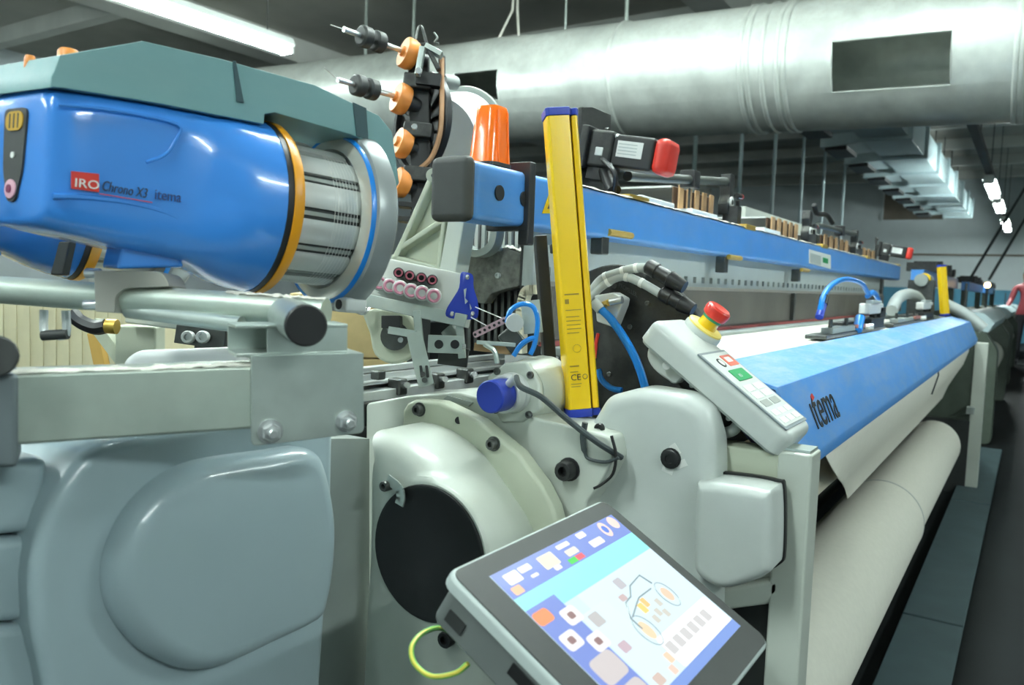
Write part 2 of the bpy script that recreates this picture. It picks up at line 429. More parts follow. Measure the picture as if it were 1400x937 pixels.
for px in (949, 1012, 1058, 1097, 1127, 1155):
    p = PY(px, 235, 3.6)
    q = thing('support_pole', 'thin pale pole behind the loom under the round duct, %s of the six' % next(ORD), 'pole', (p.x, 3.6, 0), 'poles behind the loom')
    B().cyl((p.x, 3.6, .012), (p.x, 3.6, ZC - .4), .028, n=8).obj('shaft', m_wduct, q); B().bx(p.x - .08, p.x + .08, 3.52, 3.68, 0, .012).obj('base_plate', m_wduct, q)
for (pa, pb) in (((1397, 262), (1318, 395)), ((1400, 300), (1345, 395))):
    p0 = PX(*pa, 13.0); p1 = PX(*pb, 13.0); k_ = (p0 - p1) / (p0.z - p1.z); p0 = p1 + k_ * (ZC - p1.z); p1 = p1 + k_ * (1.45 - p1.z)
    B().tube(cat([p0, p0.lerp(p1, .5) + V((0, 0, -.03)), p1], 4), .02, 6).obj('hanging_cable', m_cable, label='thin dark cable slanting down at the far right, %s of two' % ('left one' if pa[0] == 1397 else 'right one'), cat='cable', group='slanting cables')

# ---- walkway plate and next machines down the aisle
m_walk = mat('walkway_plate', (66, 84, 88), .6, var=.12, scale=6, bump=.1, bscale=60)
wk = thing('walkway', 'blue grey steel walkway plates on the floor beside the cloth roll', 'walkway', (4, .23, 0))
for i in range(3):
    x = 1.2 + i * 2.0
    B().bx(x, x + 1.985, .13, .325, .02, .045).obj('plate', m_walk, wk, bevel=.004)
    B().bx(x + .1, x + .2, .15, .31, 0, .02).obj('foot', m_blackm, wk)
    B().bx(x + 1.7, x + 1.8, .15, .31, 0, .02).obj('foot', m_blackm, wk)
m_darkg = mat('dark_green_paint', (70, 80, 70), .5, var=.1)
def far_loom(x, lab, grp='looms down the aisle'):
    t = thing('distant_loom', lab, 'loom', (x, .6, 0), grp)
    for xx in (x, x + 3.4):
        B().prism(roundpoly([(xx, .22, 0), (xx, .22, .78), (xx, .36, .98), (xx, .8, 1.05), (xx, 1.5, .95), (xx, 1.5, 0)], .05), (.22, 0, 0)).obj('side_frame', m_darkg, t, bevel=.01)
    B().prism([(x, .3, .92), (x, .26, 1.0), (x, .34, 1.07), (x, .46, 1.09), (x, .46, .95)], (3.6, 0, 0)).obj('front_cover', m_wduct, t)
    B().cyl((x + .25, .42, .55), (x + 3.35, .42, .55), .16, n=20).obj('cloth_roll', m_cloth, t)
    B().bx(x, x + 3.6, .8, .9, 1.3, 1.42).obj('upper_beam', m_blue, t)
    for xx in (x + .1, x + 3.3): B().bx(xx, xx + .08, .82, .9, 1.0, 1.3).obj('beam_post', m_darkg, t)
    for k in range(5): B().bx(x + .5 + k * .5, x + .62 + k * .5, .76, 1.0, 1.42, 1.5 + .03 * (k % 2)).obj('motor', m_blackm, t)
    B().cyl((x + .3, .5, 1.05), (x + .3, .5, 1.32), .01, n=6).obj('lamp_post', m_dsteel, t)
    return t
far_loom(7.6, 'dark green framed loom standing straight behind the end of the blue front cover')
far_loom(13.2, 'further loom with pale top cover at the far right under the slanting cables')
far_loom(18.6, 'last loom by the far blue dado wall')
# ================================================================= LOOM: frame, beams, cover, cloth
LX1 = 5.55
# ---- blue upper beam
ub = thing('upper_beam', 'long blue steel beam running across the loom top with black end cap', 'beam', (1.05, .84, 1.3))
xa, xb = 1.108, LX1 + .65
B().bx(xa, xb, .8, .875, 1.302, 1.402).obj('beam_tube', m_blue, ub, bevel=.012, seg=3)
B().bx(1.082, xa + .001, .796, .879, 1.297, 1.407).obj('end_cap', m_charcoal, ub, bevel=.014, seg=3)
xbn = PY(722, 300, .79).x
B().bx(xbn, xbn + .022, .789, .885, 1.294, 1.42).bx(xbn, xbn + .022, .789, .812, 1.268, 1.298).obj('clamp_band', m_black, ub, bevel=.003)
for px, py in ((682, 264), (716, 272)):
    p = PY(px, py, .8); B().cyl(p, p - EY * .003, .0135, n=24).obj('hole_plug', m_black, ub)
p = PY(752, 282, .8)
tri = [PY(741, 292, .799), PY(765, 292, .799), PY(753, 258, .799)]
B().prism(tri, (0, -.001, 0)).obj('warning_triangle', m_yellow, ub); B().prism(inset(tri, .45), (0, -.0016, 0)).obj('warning_symbol', m_black, ub)
q = [PY(1106, 341, .799), PY(1135, 349, .799), PY(1135, 368, .799), PY(1106, 360, .799)]
sg = B().prism(q, (0, -.003, 0)).obj('sign_plate', m_white, ub, label='small white sign with a green patch')
B().prism([PY(1125, 352, .7955), PY(1132, 354, .7955), PY(1132, 361, .7955), PY(1125, 359, .7955)], (0, -.001, 0)).obj('green_patch', mat('sign_green', (40, 150, 90), .5), sg)
B().prism([PY(1108, 346, .7955), PY(1122, 350, .7955), PY(1122, 363, .7955), PY(1108, 359, .7955)], (0, -.001, 0)).obj('grey_drawing', m_pale, sg)
# lint ridge lying on top edge
b = lint_strip((1.4, .8005, 1.4015), (xb - .05, .8005, 1.4015), EY, EZ, .03, .007, 8, 160)
b.obj('lint_ridge', m_lint, ub)
for px, py in ((990, 357), (1090, 373), (826, 326)):     # brackets with brass pipes beneath the beam
    p = PY(px, py, .82)
    B().box(p + V((-.02, 0, -.012)), (.035, .03, .05)).obj('bracket', m_dsteel, ub, bevel=.003)
    B().cyl(p + V((-.02, -.02, .012)), p + V((.1, -.02, .012)), .008, n=8).obj('brass_pipe', m_brass, ub)
for xx in (1.66, xb - .2):
    B().bx(xx, xx + .05, .88, .94, .98, 1.31).obj('post', m_dsteel, ub)

# ---- heald panel under the beam with a row of square holes, and the reed below
hp = thing('heald_guard_panel', 'pale grey long panel under the blue beam with a row of square holes', 'panel', (3, .86, 1.1))
xp0, xp1, yp = 1.40, LX1 + .2, .86
za = PY(935, 382, yp).z
zr0, zr1 = za - .009, za + .009
b = B().bx(xp0, xp1, yp, yp + .012, zr1, 1.32).bx(xp0, xp1, yp, yp + .012, zr0 - .02, zr0)
n = 60; st = (xp1 - xp0) / n
for i in range(n): b.bx(xp0 + i * st, xp0 + i * st + st * .62, yp, yp + .012, zr0, zr1)
b.obj('panel', m_pale, hp)
B().bx(xp0, xp1, yp + .02, yp + .03, zr0 - .03, 1.3).obj('backing', m_charcoal, hp)
m_reed = mat('reed_wire', (140, 136, 130), .4, metal=.5, var=.2, scale=3)
rd = thing('reed', 'fine grey brown reed wires in a long strip under the panel', 'reed', (3, .8, 1.07))
zt, zb_ = zr0 - .022, 1.083
b = B(); n = 700; st = (xp1 - xp0) / n
for i in range(n): b.bx(xp0 + i * st, xp0 + i * st + st * .55, .83, .834, zb_, zt)
o = b.obj('reed_wires', m_reed, rd); o['kind'] = 'stuff'
B().bx(xp0, xp1, .836, .846, zb_ - .01, zt + .01).obj('shed_backing', mat('warp_sheet', (150, 146, 138), .8, var=.06, scale=40), rd)
B().bx(xp0, xp1, .815, .84, zb_ - .012, zb_ - .004).obj('red_strip', mat('red_strip', (186, 92, 90), .5), rd)
B().bx(xp0, xp1, .76, .835, zb_ - .03, zb_ - .012).obj('race_board', m_plastd, rd, bevel=.003)
for px in (1085, 1232):
    p = PY(px, 400, .82); B().bx(p.x, p.x + .025, .815, .83, zb_, zt).obj('reed_clip', m_dsteel, rd)

# ---- woven cloth from the reed over the breast beam, down to the roll
ZCL = 1.062
cl = thing('woven_cloth', 'white woven cloth stretched from reed to breast beam and down to the roll', 'cloth', (3, .5, .5))
X0, X1 = 1.42, 5.0
b = B().add([(X0, .82, ZCL), (X1, .82, ZCL), (X1, .42, ZCL - .004), (X0, .42, ZCL - .004), (X0, .82, ZCL - .002), (X1, .82, ZCL - .002), (X1, .42, ZCL - .006), (X0, .42, ZCL - .006)], [(0, 1, 2, 3), (7, 6, 5, 4), (0, 4, 5, 1), (2, 6, 7, 3), (0, 3, 7, 4), (1, 5, 6, 2)])
b.obj('flat_cloth', m_cloth, cl)
RY, RZ, RR = .435, .346, .150
# sheet leaving the cover bottom and running back down to the small take-up roller
s0, s1 = V((0, .30, .935)), V((0, .43, .72))
prof = [(.33, .945), (.31, .915), (.305, .885), (.33, .80), (.365, .735), (.40, .665), (.425, .59)]
rows = []
xs = [1.50 + (LX1 - 1.55 - .05) * i / 24 for i in range(25)]
for k, (yy, zz) in enumerate(prof):
    xs0 = 1.53 + (0, .02, .05, .3, .55, .8, 1.0)[k]; rows.append([V((xs0 + (LX1 - .1 - xs0) * i / 24, yy, zz)) for i in range(25)])
bk = [[p + V((0, .0015, -.0005)) for p in r] for r in rows]
b = B(); b.loft(rows, False, False, False).loft(bk, False, False, False); b.obj('hanging_sheet', m_cloth, cl)
xs_ = PY(1275, 540, .31).x
B().tube([(xs_ + .1, .3085, .915), (xs_ + .1, .3035, .885), (xs_ + .16, .327, .80)], .0035, 5).obj('dark_thread', m_cable, cl)

rl = thing('cloth_roll', 'thick roll of white cloth under the blue front cover', 'cloth roll', (3, RY, RZ - RR))
xm = 3.3
b = B().lathe((1.18, RY, RZ), EX, [(0, .03), (0, RR - .003), (.004, RR), (xm - 1.18, RR), (xm - 1.178, RR - .009), (xm - 1.17, RR - .009)], 64)
b.obj('front_roll', m_cloth, rl, sharp=60)
b = B().lathe((xm - .02, RY, RZ), EX, [(0, RR - .009), (5.2 - xm, RR - .009), (5.22 - xm, RR - .014), (5.22 - xm, .03)], 64)
b.obj('roll_body', m_cloth, rl, sharp=60)
B().lathe((xm - .004, RY, RZ), EX, [(0, RR + .0005), (.006, RR + .0012), (.012, RR - .004)], 64).obj('cloth_edge', m_ghose, rl)
B().cyl((1.12, RY, RZ), (5.4, RY, RZ), .03, n=16).obj('core_tube', m_dsteel, rl)
tk = thing('take_up_roller', 'cream paper covered take-up roller between cloth sheet and roll', 'roller', (3, .45, .68))
B().cyl((1.16, .425, .785), (LX1 - .1, .425, .785), .062, n=28).obj('roller', mat('roller_cover', (206, 200, 180), .6, var=.06), tk)
B().cyl((1.15, .40, .905), (LX1 - .1, .40, .905), .03, n=20).obj('press_roller', mat('press_roller', (176, 158, 128), .5, var=.1), tk)
for k in range(3): B().cyl((1.172 + k * .012, .40, .905), (1.178 + k * .012, .40, .905), .0306, n=20).obj('dark_band', mat('roller_band', (90, 50, 60), .5), tk)

# ---- blue front cover over the breast beam
fc = thing('front_cover', 'long blue bent sheet cover over the breast beam with black lettering', 'cover', (3, .33, .93))
prof = [(.425, 1.062), (.435, 1.078), (.415, 1.083), (.312, 1.057), (.268, .955), (.272, .932), (.285, .925)]
th = [(y + .004, z - .006) for y, z in prof]
xc0, xc1 = 1.215, LX1 - .05
out = [(xc0, y, z) for y, z in prof] + [(xc0, y, z) for y, z in reversed(th)]
B().prism(out, (xc1 - xc0, 0, 0)).obj('cover_sheet', m_bluec, fc, bevel=.0015)
nrm = V((0, -.1, .043)).normalized()
fdir = V((0, .044, .102)).normalized()
# end plates
for x in (xc1 - .004,):
    B().prism([(x, .43, 1.07), (x, .415, 1.078), (x, .314, 1.053), (x, .27, .955), (x, .275, .93), (x, .43, .93)], (.006, 0, 0)).obj('end_plate', m_bluec, fc)
# lettering
po = V((0, .268, .955)); pn = V((0, -.9181, .3962))
def onface(px, py):
    r = ray(px, py); return CAM + r * ((po - CAM).dot(pn) / r.dot(pn))
tl, tr_ = onface(1117, 588), onface(1151, 567)
ht = (onface(1124, 548) - onface(1124, 590)).length
text('\u0131tema', ht * 1.12, tl + pn * .001, EX, fdir, m_black, fc, sx=(tr_.x - tl.x) / (ht * 1.12 * 2.42))
d = onface(1110, 545); B().prism([d + pn * .001 + EX * a_ + fdir * c_ for a_, c_ in ((-.006, -.004), (.012, .0), (.006, .008), (-.01, .004))], pn * .0006).obj('red_mark', m_red, fc)

# ---- near end frame: post, cross bar
ef = thing('end_frame', 'pale grey cast end frame post and cross bar by the cloth roll', 'frame', (1.12, .25, 0))
XF = 1.10
pc = PX(1062, 625, XF)                 # corner where bar meets post
y_in, z_top, z_bot = pc.y, pc.z, PX(1062, 660, XF).z
# post: rectangular column, front face to the weaver
B().bx(XF, XF + .055, .232, y_in, .0, .985).obj('post', m_cast, ef, bevel=.004)
yl = PX(974, 608, XF).y
B().bx(XF, XF + .05, y_in - .004, yl + .02, z_bot + .003, z_top + .006).obj('cross_bar', m_castgreen, ef, bevel=.004)
B().bx(XF + .02, XF + .05, y_in - .004, .60, .775, z_bot).obj('web_plate', m_cast, ef, bevel=.004)
B().bx(XF + .035, XF + .05, y_in - .004, .60, .0, .78).obj('lower_plate', m_charcoal, ef)
B().prism([PX(x_, y_, XF) for x_, y_ in ((930, 815), (1066, 792), (1066, 812), (1048, 828), (1010, 833), (930, 845))], (.04, 0, 0)).obj('lower_rib', m_cast, ef, bevel=.006)
B().prism([(XF + .006, .236, .9855), (XF + .05, .236, .9855), (XF + .05, .30, .9855), (XF + .006, .30, .9855)], (0, 0, .003)).obj('top_plate', m_galv, ef)
# far end frame
ff_ = thing('end_frame', 'distant end frame post of the loom at the far end of the roll', 'frame', (LX1, .3, 0))
B().bx(LX1 + .05, LX1 + .11, .215, .285, .045, .93).obj('post', m_cast, ff_, bevel=.004)
B().bx(LX1 + .06, LX1 + .1, .28, 1.2, .45, .95).obj('web_plate', m_darkg, ff_, bevel=.004)
B().bx(LX1 + .05, LX1 + .1, .28, 1.2, 0, .45).obj('lower_plate', m_charcoal, ff_)
B().cyl((LX1 + .05, .4, .8), (LX1 - .15, .4, .8), .035, n=12).obj('roller_end', m_dsteel, ff_)
B().bx(LX1 - .02, LX1 + .06, .26, .3, .5, .54).obj('catch', m_plastd, ff_)
# dark machine bed inside
lb = thing('loom_bed', 'dark inner cross beams of the loom behind the cloth roll', 'frame', (3, .9, 0))
B().bx(1.6, LX1 - .02, .92, 1.3, .8, .96).obj('heald_beam', m_charcoal, lb, bevel=.01)
B().bx(1.16, LX1 - .02, .62, .80, .62, .96).obj('breast_beam', m_charcoal, lb, bevel=.01)
B().bx(1.16, LX1 - .02, .70, .78, .08, .3).obj('lower_beam', m_charcoal, lb, bevel=.01)
B().bx(1.15, 1.3, .72, 1.5, 0, .62).obj('foot', m_charcoal, lb)
B().bx(LX1 - .17, LX1 - .02, .72, 1.5, 0, .62).obj('foot', m_charcoal, lb)
B().bx(1.16, LX1 - .02, 1.3, 1.5, .3, .95).obj('back_beam', m_charcoal, lb, bevel=.01)
# ================================================================= NEAR END: covers and castings
def pol(pts, f, *a): return [f(x, y, *a) for x, y in pts]
def raycast(poly, c, ang, ax, ay):
    """distance from c to polygon edge in direction ang, in plane axes ax, ay"""
    d = V((math.cos(ang), math.sin(ang))); best = None
    q = [V(((p - c).dot(ax), (p - c).dot(ay))) for p in poly]
    for i in range(len(q)):
        a, b2 = q[i], q[(i + 1) % len(q)]; e = b2 - a; den = d.x * e.y - d.y * e.x
        if abs(den) < 1e-9: continue
        t = (a.x * e.y - a.y * e.x) / den; k = (a.x * d.y - a.y * d.x) / den
        if t > 0 and -1e-6 <= k <= 1 + 1e-6: best = t if best is None else min(best, t)
    return best or .05

# ---- big blue-grey cover at the lower left
gc = thing('side_cover', 'large glossy blue grey moulded side cover at the lower left', 'cover', PY(250, 1000, .72))
out = roundpoly(pol([(122, 612), (300, 575), (459, 565), (456, 720), (441, 937), (441, 1350), (80, 1350), (66, 937), (48, 870), (44, 780), (66, 690)], PY, .70), .02, 3)
plump(out, (0, .16, 0), .012, 'shell', m_cover, gc)
pad = pol([(160, 793), (168, 751), (190, 706), (221, 671), (259, 645), (305, 631), (381, 620), (419, 614), (442, 620), (453, 637), (463, 679), (468, 725), (465, 778), (457, 824), (444, 852), (381, 885), (343, 904), (297, 921), (259, 921), (213, 900), (179, 862), (164, 828)], PY, .672)
plump(cat(pad, 3, True), (0, .03, 0), .022, 'raised_pad', m_cover, gc, steps=6, radial=True)
for ya, yb in ((634, 738), (741, 858), (861, 985)):
    rb = pol([(-30, ya), (70, ya - 10), (56, yb - 10), (-44, yb)], PY, .725)
    B().prism(rb, (0, .12, 0)).obj('rib', m_cover, gc, bevel=.01, seg=3)
B().prism(pol([(436, 600), (505, 600), (505, 1350), (436, 1350)], PY, .79), (0, .05, 0)).obj('recess_plate', m_plastd, gc)

# ---- round drive housing with the black opening
hs = thing('drive_housing', 'pale grey cast round drive housing with a big black opening', 'housing', PX(588, 937, .82))
c0 = V((.82, .648, .838))
yl_ = PX(496, 620, .82).y
ol = [V((.82, p.y, p.z)) for p in pol([(545, 580), (575, 577), (608, 584), (640, 603), (668, 630), (703, 680), (724, 714), (742, 765), (746, 820)], PX, .945)]
ol = [V((.82, yl_, .30)), V((.82, yl_, .93)), V((.82, yl_ - .004, .965))] + ol + [V((.82, ol[-1].y, .30))]
ol = cat(ol[1:-1], 5) + [ol[-1], ol[0]]
N_ = 72
def ringat(rad, x): return [V((x, c0.y, c0.z)) + (EY * math.cos(2 * math.pi * i / N_) + EZ * math.sin(2 * math.pi * i / N_)) * rad for i in range(N_)]
outer = [V((.82, c0.y, c0.z)) + (EY * math.cos(q) + EZ * math.sin(q)) * raycast(ol, c0, q, EY, EZ) for q in (2 * math.pi * i / N_ for i in range(N_))]
def shr(k, x): return [V((x, c0.y + (p.y - c0.y) * k, c0.z + (p.z - c0.z) * k)) for p in outer]
def infill(e_, x):
    o_ = []
    for p in outer:
        d = V((0, p.y - c0.y, p.z - c0.z)); L_ = d.length; o_.append(V((x, c0.y, c0.z)) + d * (max(L_ - min(e_, max(L_ - .102, .004)), .098) / L_))
    return o_
rings = [ringat(.086, .88), ringat(.088, .825), ringat(.091, .817), ringat(.095, .816)]
rings.append([a.lerp(b2, .5) for a, b2 in zip(ringat(.095, .816), infill(.035, .82))])
for k in range(6):
    a = math.pi / 2 * k / 5; e = .035
    rings.append(infill(e * (1 - math.sin(a)), .82 + e * (1 - math.cos(a))))
rings.append(shr(1.0, .945))
B().loft(rings, False, True).obj('shell', m_cast, hs, sharp=55)
m_hole = mat('black_opening', (12, 12, 13), .55, var=.2)
B().lathe((.872, c0.y, c0.z), EX, [(0, 1e-6), (0, .087), (.01, .087)], 40).obj('opening_disc', m_hole, hs)
B().lathe((.814, c0.y, c0.z), EX, [(.004, .080), (0, .086), (0, .091), (.006, .093), (.03, .088)], 48).obj('opening_rim', m_black, hs)
# flange arch
fl = pol([(548, 600), (550, 562), (556, 552), (566, 547), (600, 550), (653, 575), (707, 619), (741, 665), (756, 695), (772, 760), (778, 1100), (545, 1100)], PX, .945)
B().prism(fl, (.03, 0, 0)).obj('flange', m_castgreen, hs, bevel=.006, seg=3)
# body behind the flange
bd = pol([(500, 552), (560, 541), (623, 536), (700, 556), (737, 573), (790, 585), (833, 598), (839, 630), (821, 663), (800, 690), (850, 1100), (500, 1100)], PX, .99)
B().prism(roundpoly(bd, .006, 2), (.09, 0, 0)).obj('rear_body', m_cast, hs, bevel=.008, seg=3)
sl = pol([(612, 541), (646, 551), (640, 556), (606, 546)], PX, .986)
B().prism(sl, (.01, 0, 0)).obj('slot', m_plastd, hs)
for px, py in ((574, 560), (675, 607)): bolt(PX(px, py, .945), -EX, .0085, 'bolt', hs, washer=.011, h=.01)
B().cyl(PX(627, 575, .9445), PX(627, 575, .95), .0055).obj('bolt_hole', m_black, hs)
bolt(PX(778, 642, .989), -EX, .014, 'black_bolt', hs, m_black, h=.02, washer=.017)
bolt(PX(533, 663, .815), -EX, .0075, 'bolt', hs, m_dsteel, h=.014)
ck = cat(pol([(530, 655), (545, 668), (548, 680), (546, 690)], PX, .808), 4)
b = B()
for i in range(len(ck) - 1):
    d = (ck[i + 1] - ck[i]).normalized(); b.box((ck[i] + ck[i + 1]) / 2, ((ck[i + 1] - ck[i]).length + .001, .014, .002), (d, d.cross(EX).normalized(), EX))
b.obj('retaining_clip', m_galv, hs)
B().box(PX(607, 850, .808), (.006, .02, .014)).obj('retaining_clip', m_galv, hs, bevel=.002)
bolt(PX(614, 872, .812), -EX, .011, 'black_bolt', hs, m_black, h=.012)

# ---- moulded cover with plug and box cover
mc = thing('front_corner_cover', 'pale grey smooth moulded corner cover with a black plug beside the yellow light curtain', 'cover', PX(880, 937, 1.03))
oc = pol([(792, 600), (826, 543), (872, 531), (934, 541), (962, 562), (974, 605), (975, 640), (968, 1000), (792, 1000)], PX, 1.035)
plump(roundpoly(oc, .012, 4), (.06, 0, 0), .022, 'shell', m_plast, mc, steps=6)
bolt(PX(917, 627, 1.033), -EX, .013, 'plug', mc, m_black, h=.006, washer=.0145)
for dx, dy, a in ((-4, 15, .3), (14, 8, -.5), (6, -12, .9)):
    p = PX(917 + dx, 627 + dy, 1.0345); B().box(p, (.0008, .016, .01), (EX, (EY * math.cos(a) + EZ * math.sin(a)), (EZ * math.cos(a) - EY * math.sin(a)))).obj('torn_tape', m_white, mc)
sm = cat(pol([(836, 596), (842, 622), (838, 648), (822, 663), (812, 668)], PX, .985), 4); B().tube(sm, .0022, 6).obj('gasket', m_black, mc)
bc = thing('box_cover', 'glossy pale grey box cover with rounded edges beside the end post', 'cover', PX(1000, 810, 1.03))
ob = cat(pol([(949, 672), (958, 661), (1000, 664), (1042, 672), (1053, 684), (1053, 770), (1046, 788), (1020, 800), (985, 807), (955, 792), (946, 765)], PX, 1.015), 4, True)
plump(ob, (.075, 0, 0), .014, 'shell', m_plast, bc, steps=5, radial=True)
B().prism([p + V((.062, 0, 0)) for p in inset(ob, 1.05)], (.008, 0, 0)).obj('gasket', m_black, bc)

# ================================================================= FEEDER STAND in the foreground
def hdir(th, tilt=0):
    fh = V((FWD.x, FWD.y, 0)).normalized(); rh = V((fh.y, -fh.x, 0)); th = math.radians(th); tilt = math.radians(tilt)
    return (rh * math.sin(th) + fh * math.cos(th)) * math.cos(tilt) + EZ * math.sin(tilt)
gd = ray(2766, 381); gd.z *= .5; gd.normalize(); gu = (EZ - gd * gd.z).normalized(); gn = gd.cross(gu)       # gn faces the camera
if gn.dot(FWD) > 0: gn = -gn
gb = thing('support_beam', 'galvanised square steel beam with bolted end plate in the left foreground', 'beam', PD(250, 590, .72))
pr = PD(345, 545, .735)
def gpt(px, py, off=0):
    r = ray(px, py); k = (pr + gn * off - CAM).dot(gn) / r.dot(gn); return CAM + r * k
A, Bp = gpt(345, 501), gpt(345, 587)
hgt = (A - Bp).length; cc = (A + Bp) / 2
Lb = .30
B().box(cc - gd * (Lb / 2 - .02) - gn * .028, (Lb + .16, hgt, .056), (gd, gu, gn)).obj('square_tube', m_galvd, gb, bevel=.003)
b = lint_strip(cc - gd * .32 + gu * (hgt / 2) - gn * .002, cc + gd * .0 + gu * (hgt / 2) - gn * .002, gn * -1, gu, .03, .004, 3)
b.obj('lint', m_lint, gb, kind='stuff')
pa, pb_, pc_, pd_ = gpt(344, 492, .004), gpt(497, 487, .004), gpt(498, 592, .004), gpt(344, 611, .004)
B().prism(roundpoly([pa, pb_, pc_, pd_], [.001, .001, .006, .006]), -gn * .005).obj('end_plate', m_galv, gb, bevel=.0008)
B().box((pa + pb_) / 2 - gn * .03 + gu * .001, ((pa - pb_).length, .0035, .06), (gd, gu, gn)).obj('plate_flange', m_galv, gb)
hexbolt(gpt(369, 590, .0045), gn, .0088, gb, .0115); hexbolt(gpt(473, 576, .0045), gn, .0088, gb, .0105)
lc_ = gpt(-85, 600, -.03); B().bx(lc_.x - .022, lc_.x + .022, lc_.y - .022, lc_.y + .022, 0, lc_.z + .02).obj('stand_column', m_galv, gb)
B().bx(lc_.x - .09, lc_.x + .09, lc_.y - .09, lc_.y + .09, 0, .01).obj('stand_foot', m_galv, gb)
# dark bracket at the frame's left border
lv = thing('dark_bracket', 'dark blurred bracket at the left border holding the galvanised beam', 'bracket', gpt(5, 630, .01))
B().prism([gpt(-40, 512, .008), gpt(24, 512, .008), gpt(24, 640, .008), (gpt(-40, 640, .008))], -gn * .05).obj('plate', mat('slate_paint', (104, 114, 118), .5), lv, bevel=.004)
B().cyl(gpt(-6, 487, .0), gpt(-6, 487, .02), .016, n=20).obj('knob', m_charcoal, lv, bevel=.002)
# channel on the plate and the rail with black cap
ch = thing('clamp_channel', 'short galvanised channel clamping the feeder rail on the end plate', 'channel', gpt(400, 487, -.01))
A = gpt(322, 452, -.01); Bq = gpt(474, 440, -.01); Cq = gpt(322, 486, -.01)
hh = .026
mid = (gpt(322, 468, -.006) + gpt(474, 462, -.006)) / 2; ln = (A - Bq).length
b = B()
for sg, sz in ((1, .0035), (-1, .0035)): b.box(mid + gu * (sg * (hh / 2)) - gn * .02, (ln, sz, .045), (gd, gu, gn))
b.box(mid + gn * .0 + gd * .014, (ln - .028, hh, .0035), (gd, gu, gn)).box(mid - gn * .042, (ln, hh, .0035), (gd, gu, gn))
b.obj('channel', m_galv, ch, bevel=.0008)
fr_ = thing('feeder_rail', 'round galvanised rail tube carrying the blue feeders, dusted with lint', 'rail', PD(300, 440, .82))
r0, r1 = PD(-120, 388, .88), PD(446, 428, .80)
B().cyl(r0, r1, .0148, n=24).obj('tube', m_galvd, fr_)
B().cyl(PD(175, 424, .835), PD(330, 444, .80), .0085, n=14).obj('lower_rod', m_galv, fr_)
p0, p1 = PD(392, 432, .80), PD(418, 445, .70)
B().cyl(p0, p1, .0185, n=24).obj('stub_tube', m_galv, fr_)
B().lathe(p1, (p1 - p0), [(-.001, .0185), (.002, .0185), (.0035, .017), (.0035, 1e-6)], 28).obj('black_cap', m_black, fr_)
b = lint_strip(r0.lerp(r1, .78) + EZ * .0125 - FWD * .008, r1 + EZ * .0125 - FWD * .008, FWD, EZ, .022, .004, 5, 30)
b.obj('lint_tuft', m_lint, fr_, kind='stuff')
# clamp bracket on the rail
cb = thing('rail_clamp', 'grey C shaped clamp bracket with two bolts gripping the rail tube', 'clamp', PD(160, 420, .82))
m_clamp = mat('clamp_grey', (150, 148, 140), .45, var=.06)
P = roundpoly([PD(128, 370, .815), PD(222, 371, .815), PD(232, 392, .815), PD(170, 394, .815), PD(158, 404, .815), PD(157, 428, .815), PD(130, 426, .815)], [.002, .008, .003, .008, .004, .002, .002])
B().prism(P, FWD * .045).obj('clamp_body', m_clamp, cb, bevel=.002)
for px, py in ((120, 374), (118, 417)):
    B().cyl(PD(px - 3, py, .822), PD(px + 18, py, .822), .0052, n=12).obj('bolt', m_steel, cb, bevel=.001)

# ================================================================= WEFT FEEDERS
fd = thing('weft_feeder', 'big blue weft feeder with teal top and yellow ring above the galvanised rail', 'weft feeder', PD(230, 372, .88), 'weft feeders on the rail')
fa = hdir(46, -3.5); fs = hdir(136); fu = fs.cross(fa)
if fu.z < 0: fu = -fu
fo = PD(347, 285, .93)
def fp(t, s, u): return fo + fa * t + fs * s + fu * u
def fpx(px, py, s):
    r = ray(px, py); k = (fo + fs * s - CAM).dot(fs) / r.dot(fs); return CAM + r * k
SK = .03
def sk(t, s): return t - SK * max(0, min(1, (-t - .13) / .09)) * (.054 - s) / .108      # the back end is cut at a slant
def sect(t, top, bot, w_, e, n=40):
    cu = (top + bot) / 2; hh_ = (top - bot) / 2; out = []
    for i in range(n):
        q = 2 * math.pi * i / n; c, s_ = math.cos(q), math.sin(q)
        sv = w_ * math.copysign(abs(c) ** (2 / e), c); out.append(fp(sk(t, sv), sv, cu + hh_ * math.copysign(abs(s_) ** (2 / e), s_)))
    return out
secs = [(-.226, .066, -.046, .046, 5), (-.222, .076, -.052, .053, 6), (-.19, .080, -.058, .0555, 6), (-.15, .084, -.064, .0565, 5.5), (-.11, .087, -.068, .0575, 5), (-.09, .089, -.071, .06, 4.2), (-.072, .091, -.078, .068, 3.2), (-.052, .094, -.087, .082, 2.5), (-.03, .096, -.094, .092, 2.15), (-.008, .098, -.098, .098, 2)]
B().loft([sect(*q) for q in secs]).obj('body', m_fblue, fd, sharp=60)
B().lathe(fo, fa, [(-.009, .09), (-.009, .0985), (-.002, .0985), (-.002, .09)], 56, fu).obj('black_gasket', m_black, fd)
B().lathe(fo, fa, [(-.002, .085), (-.002, .1), (.006, .1), (.011, .097), (.011, .085)], 56, fu).obj('yellow_ring', m_fyel, fd)
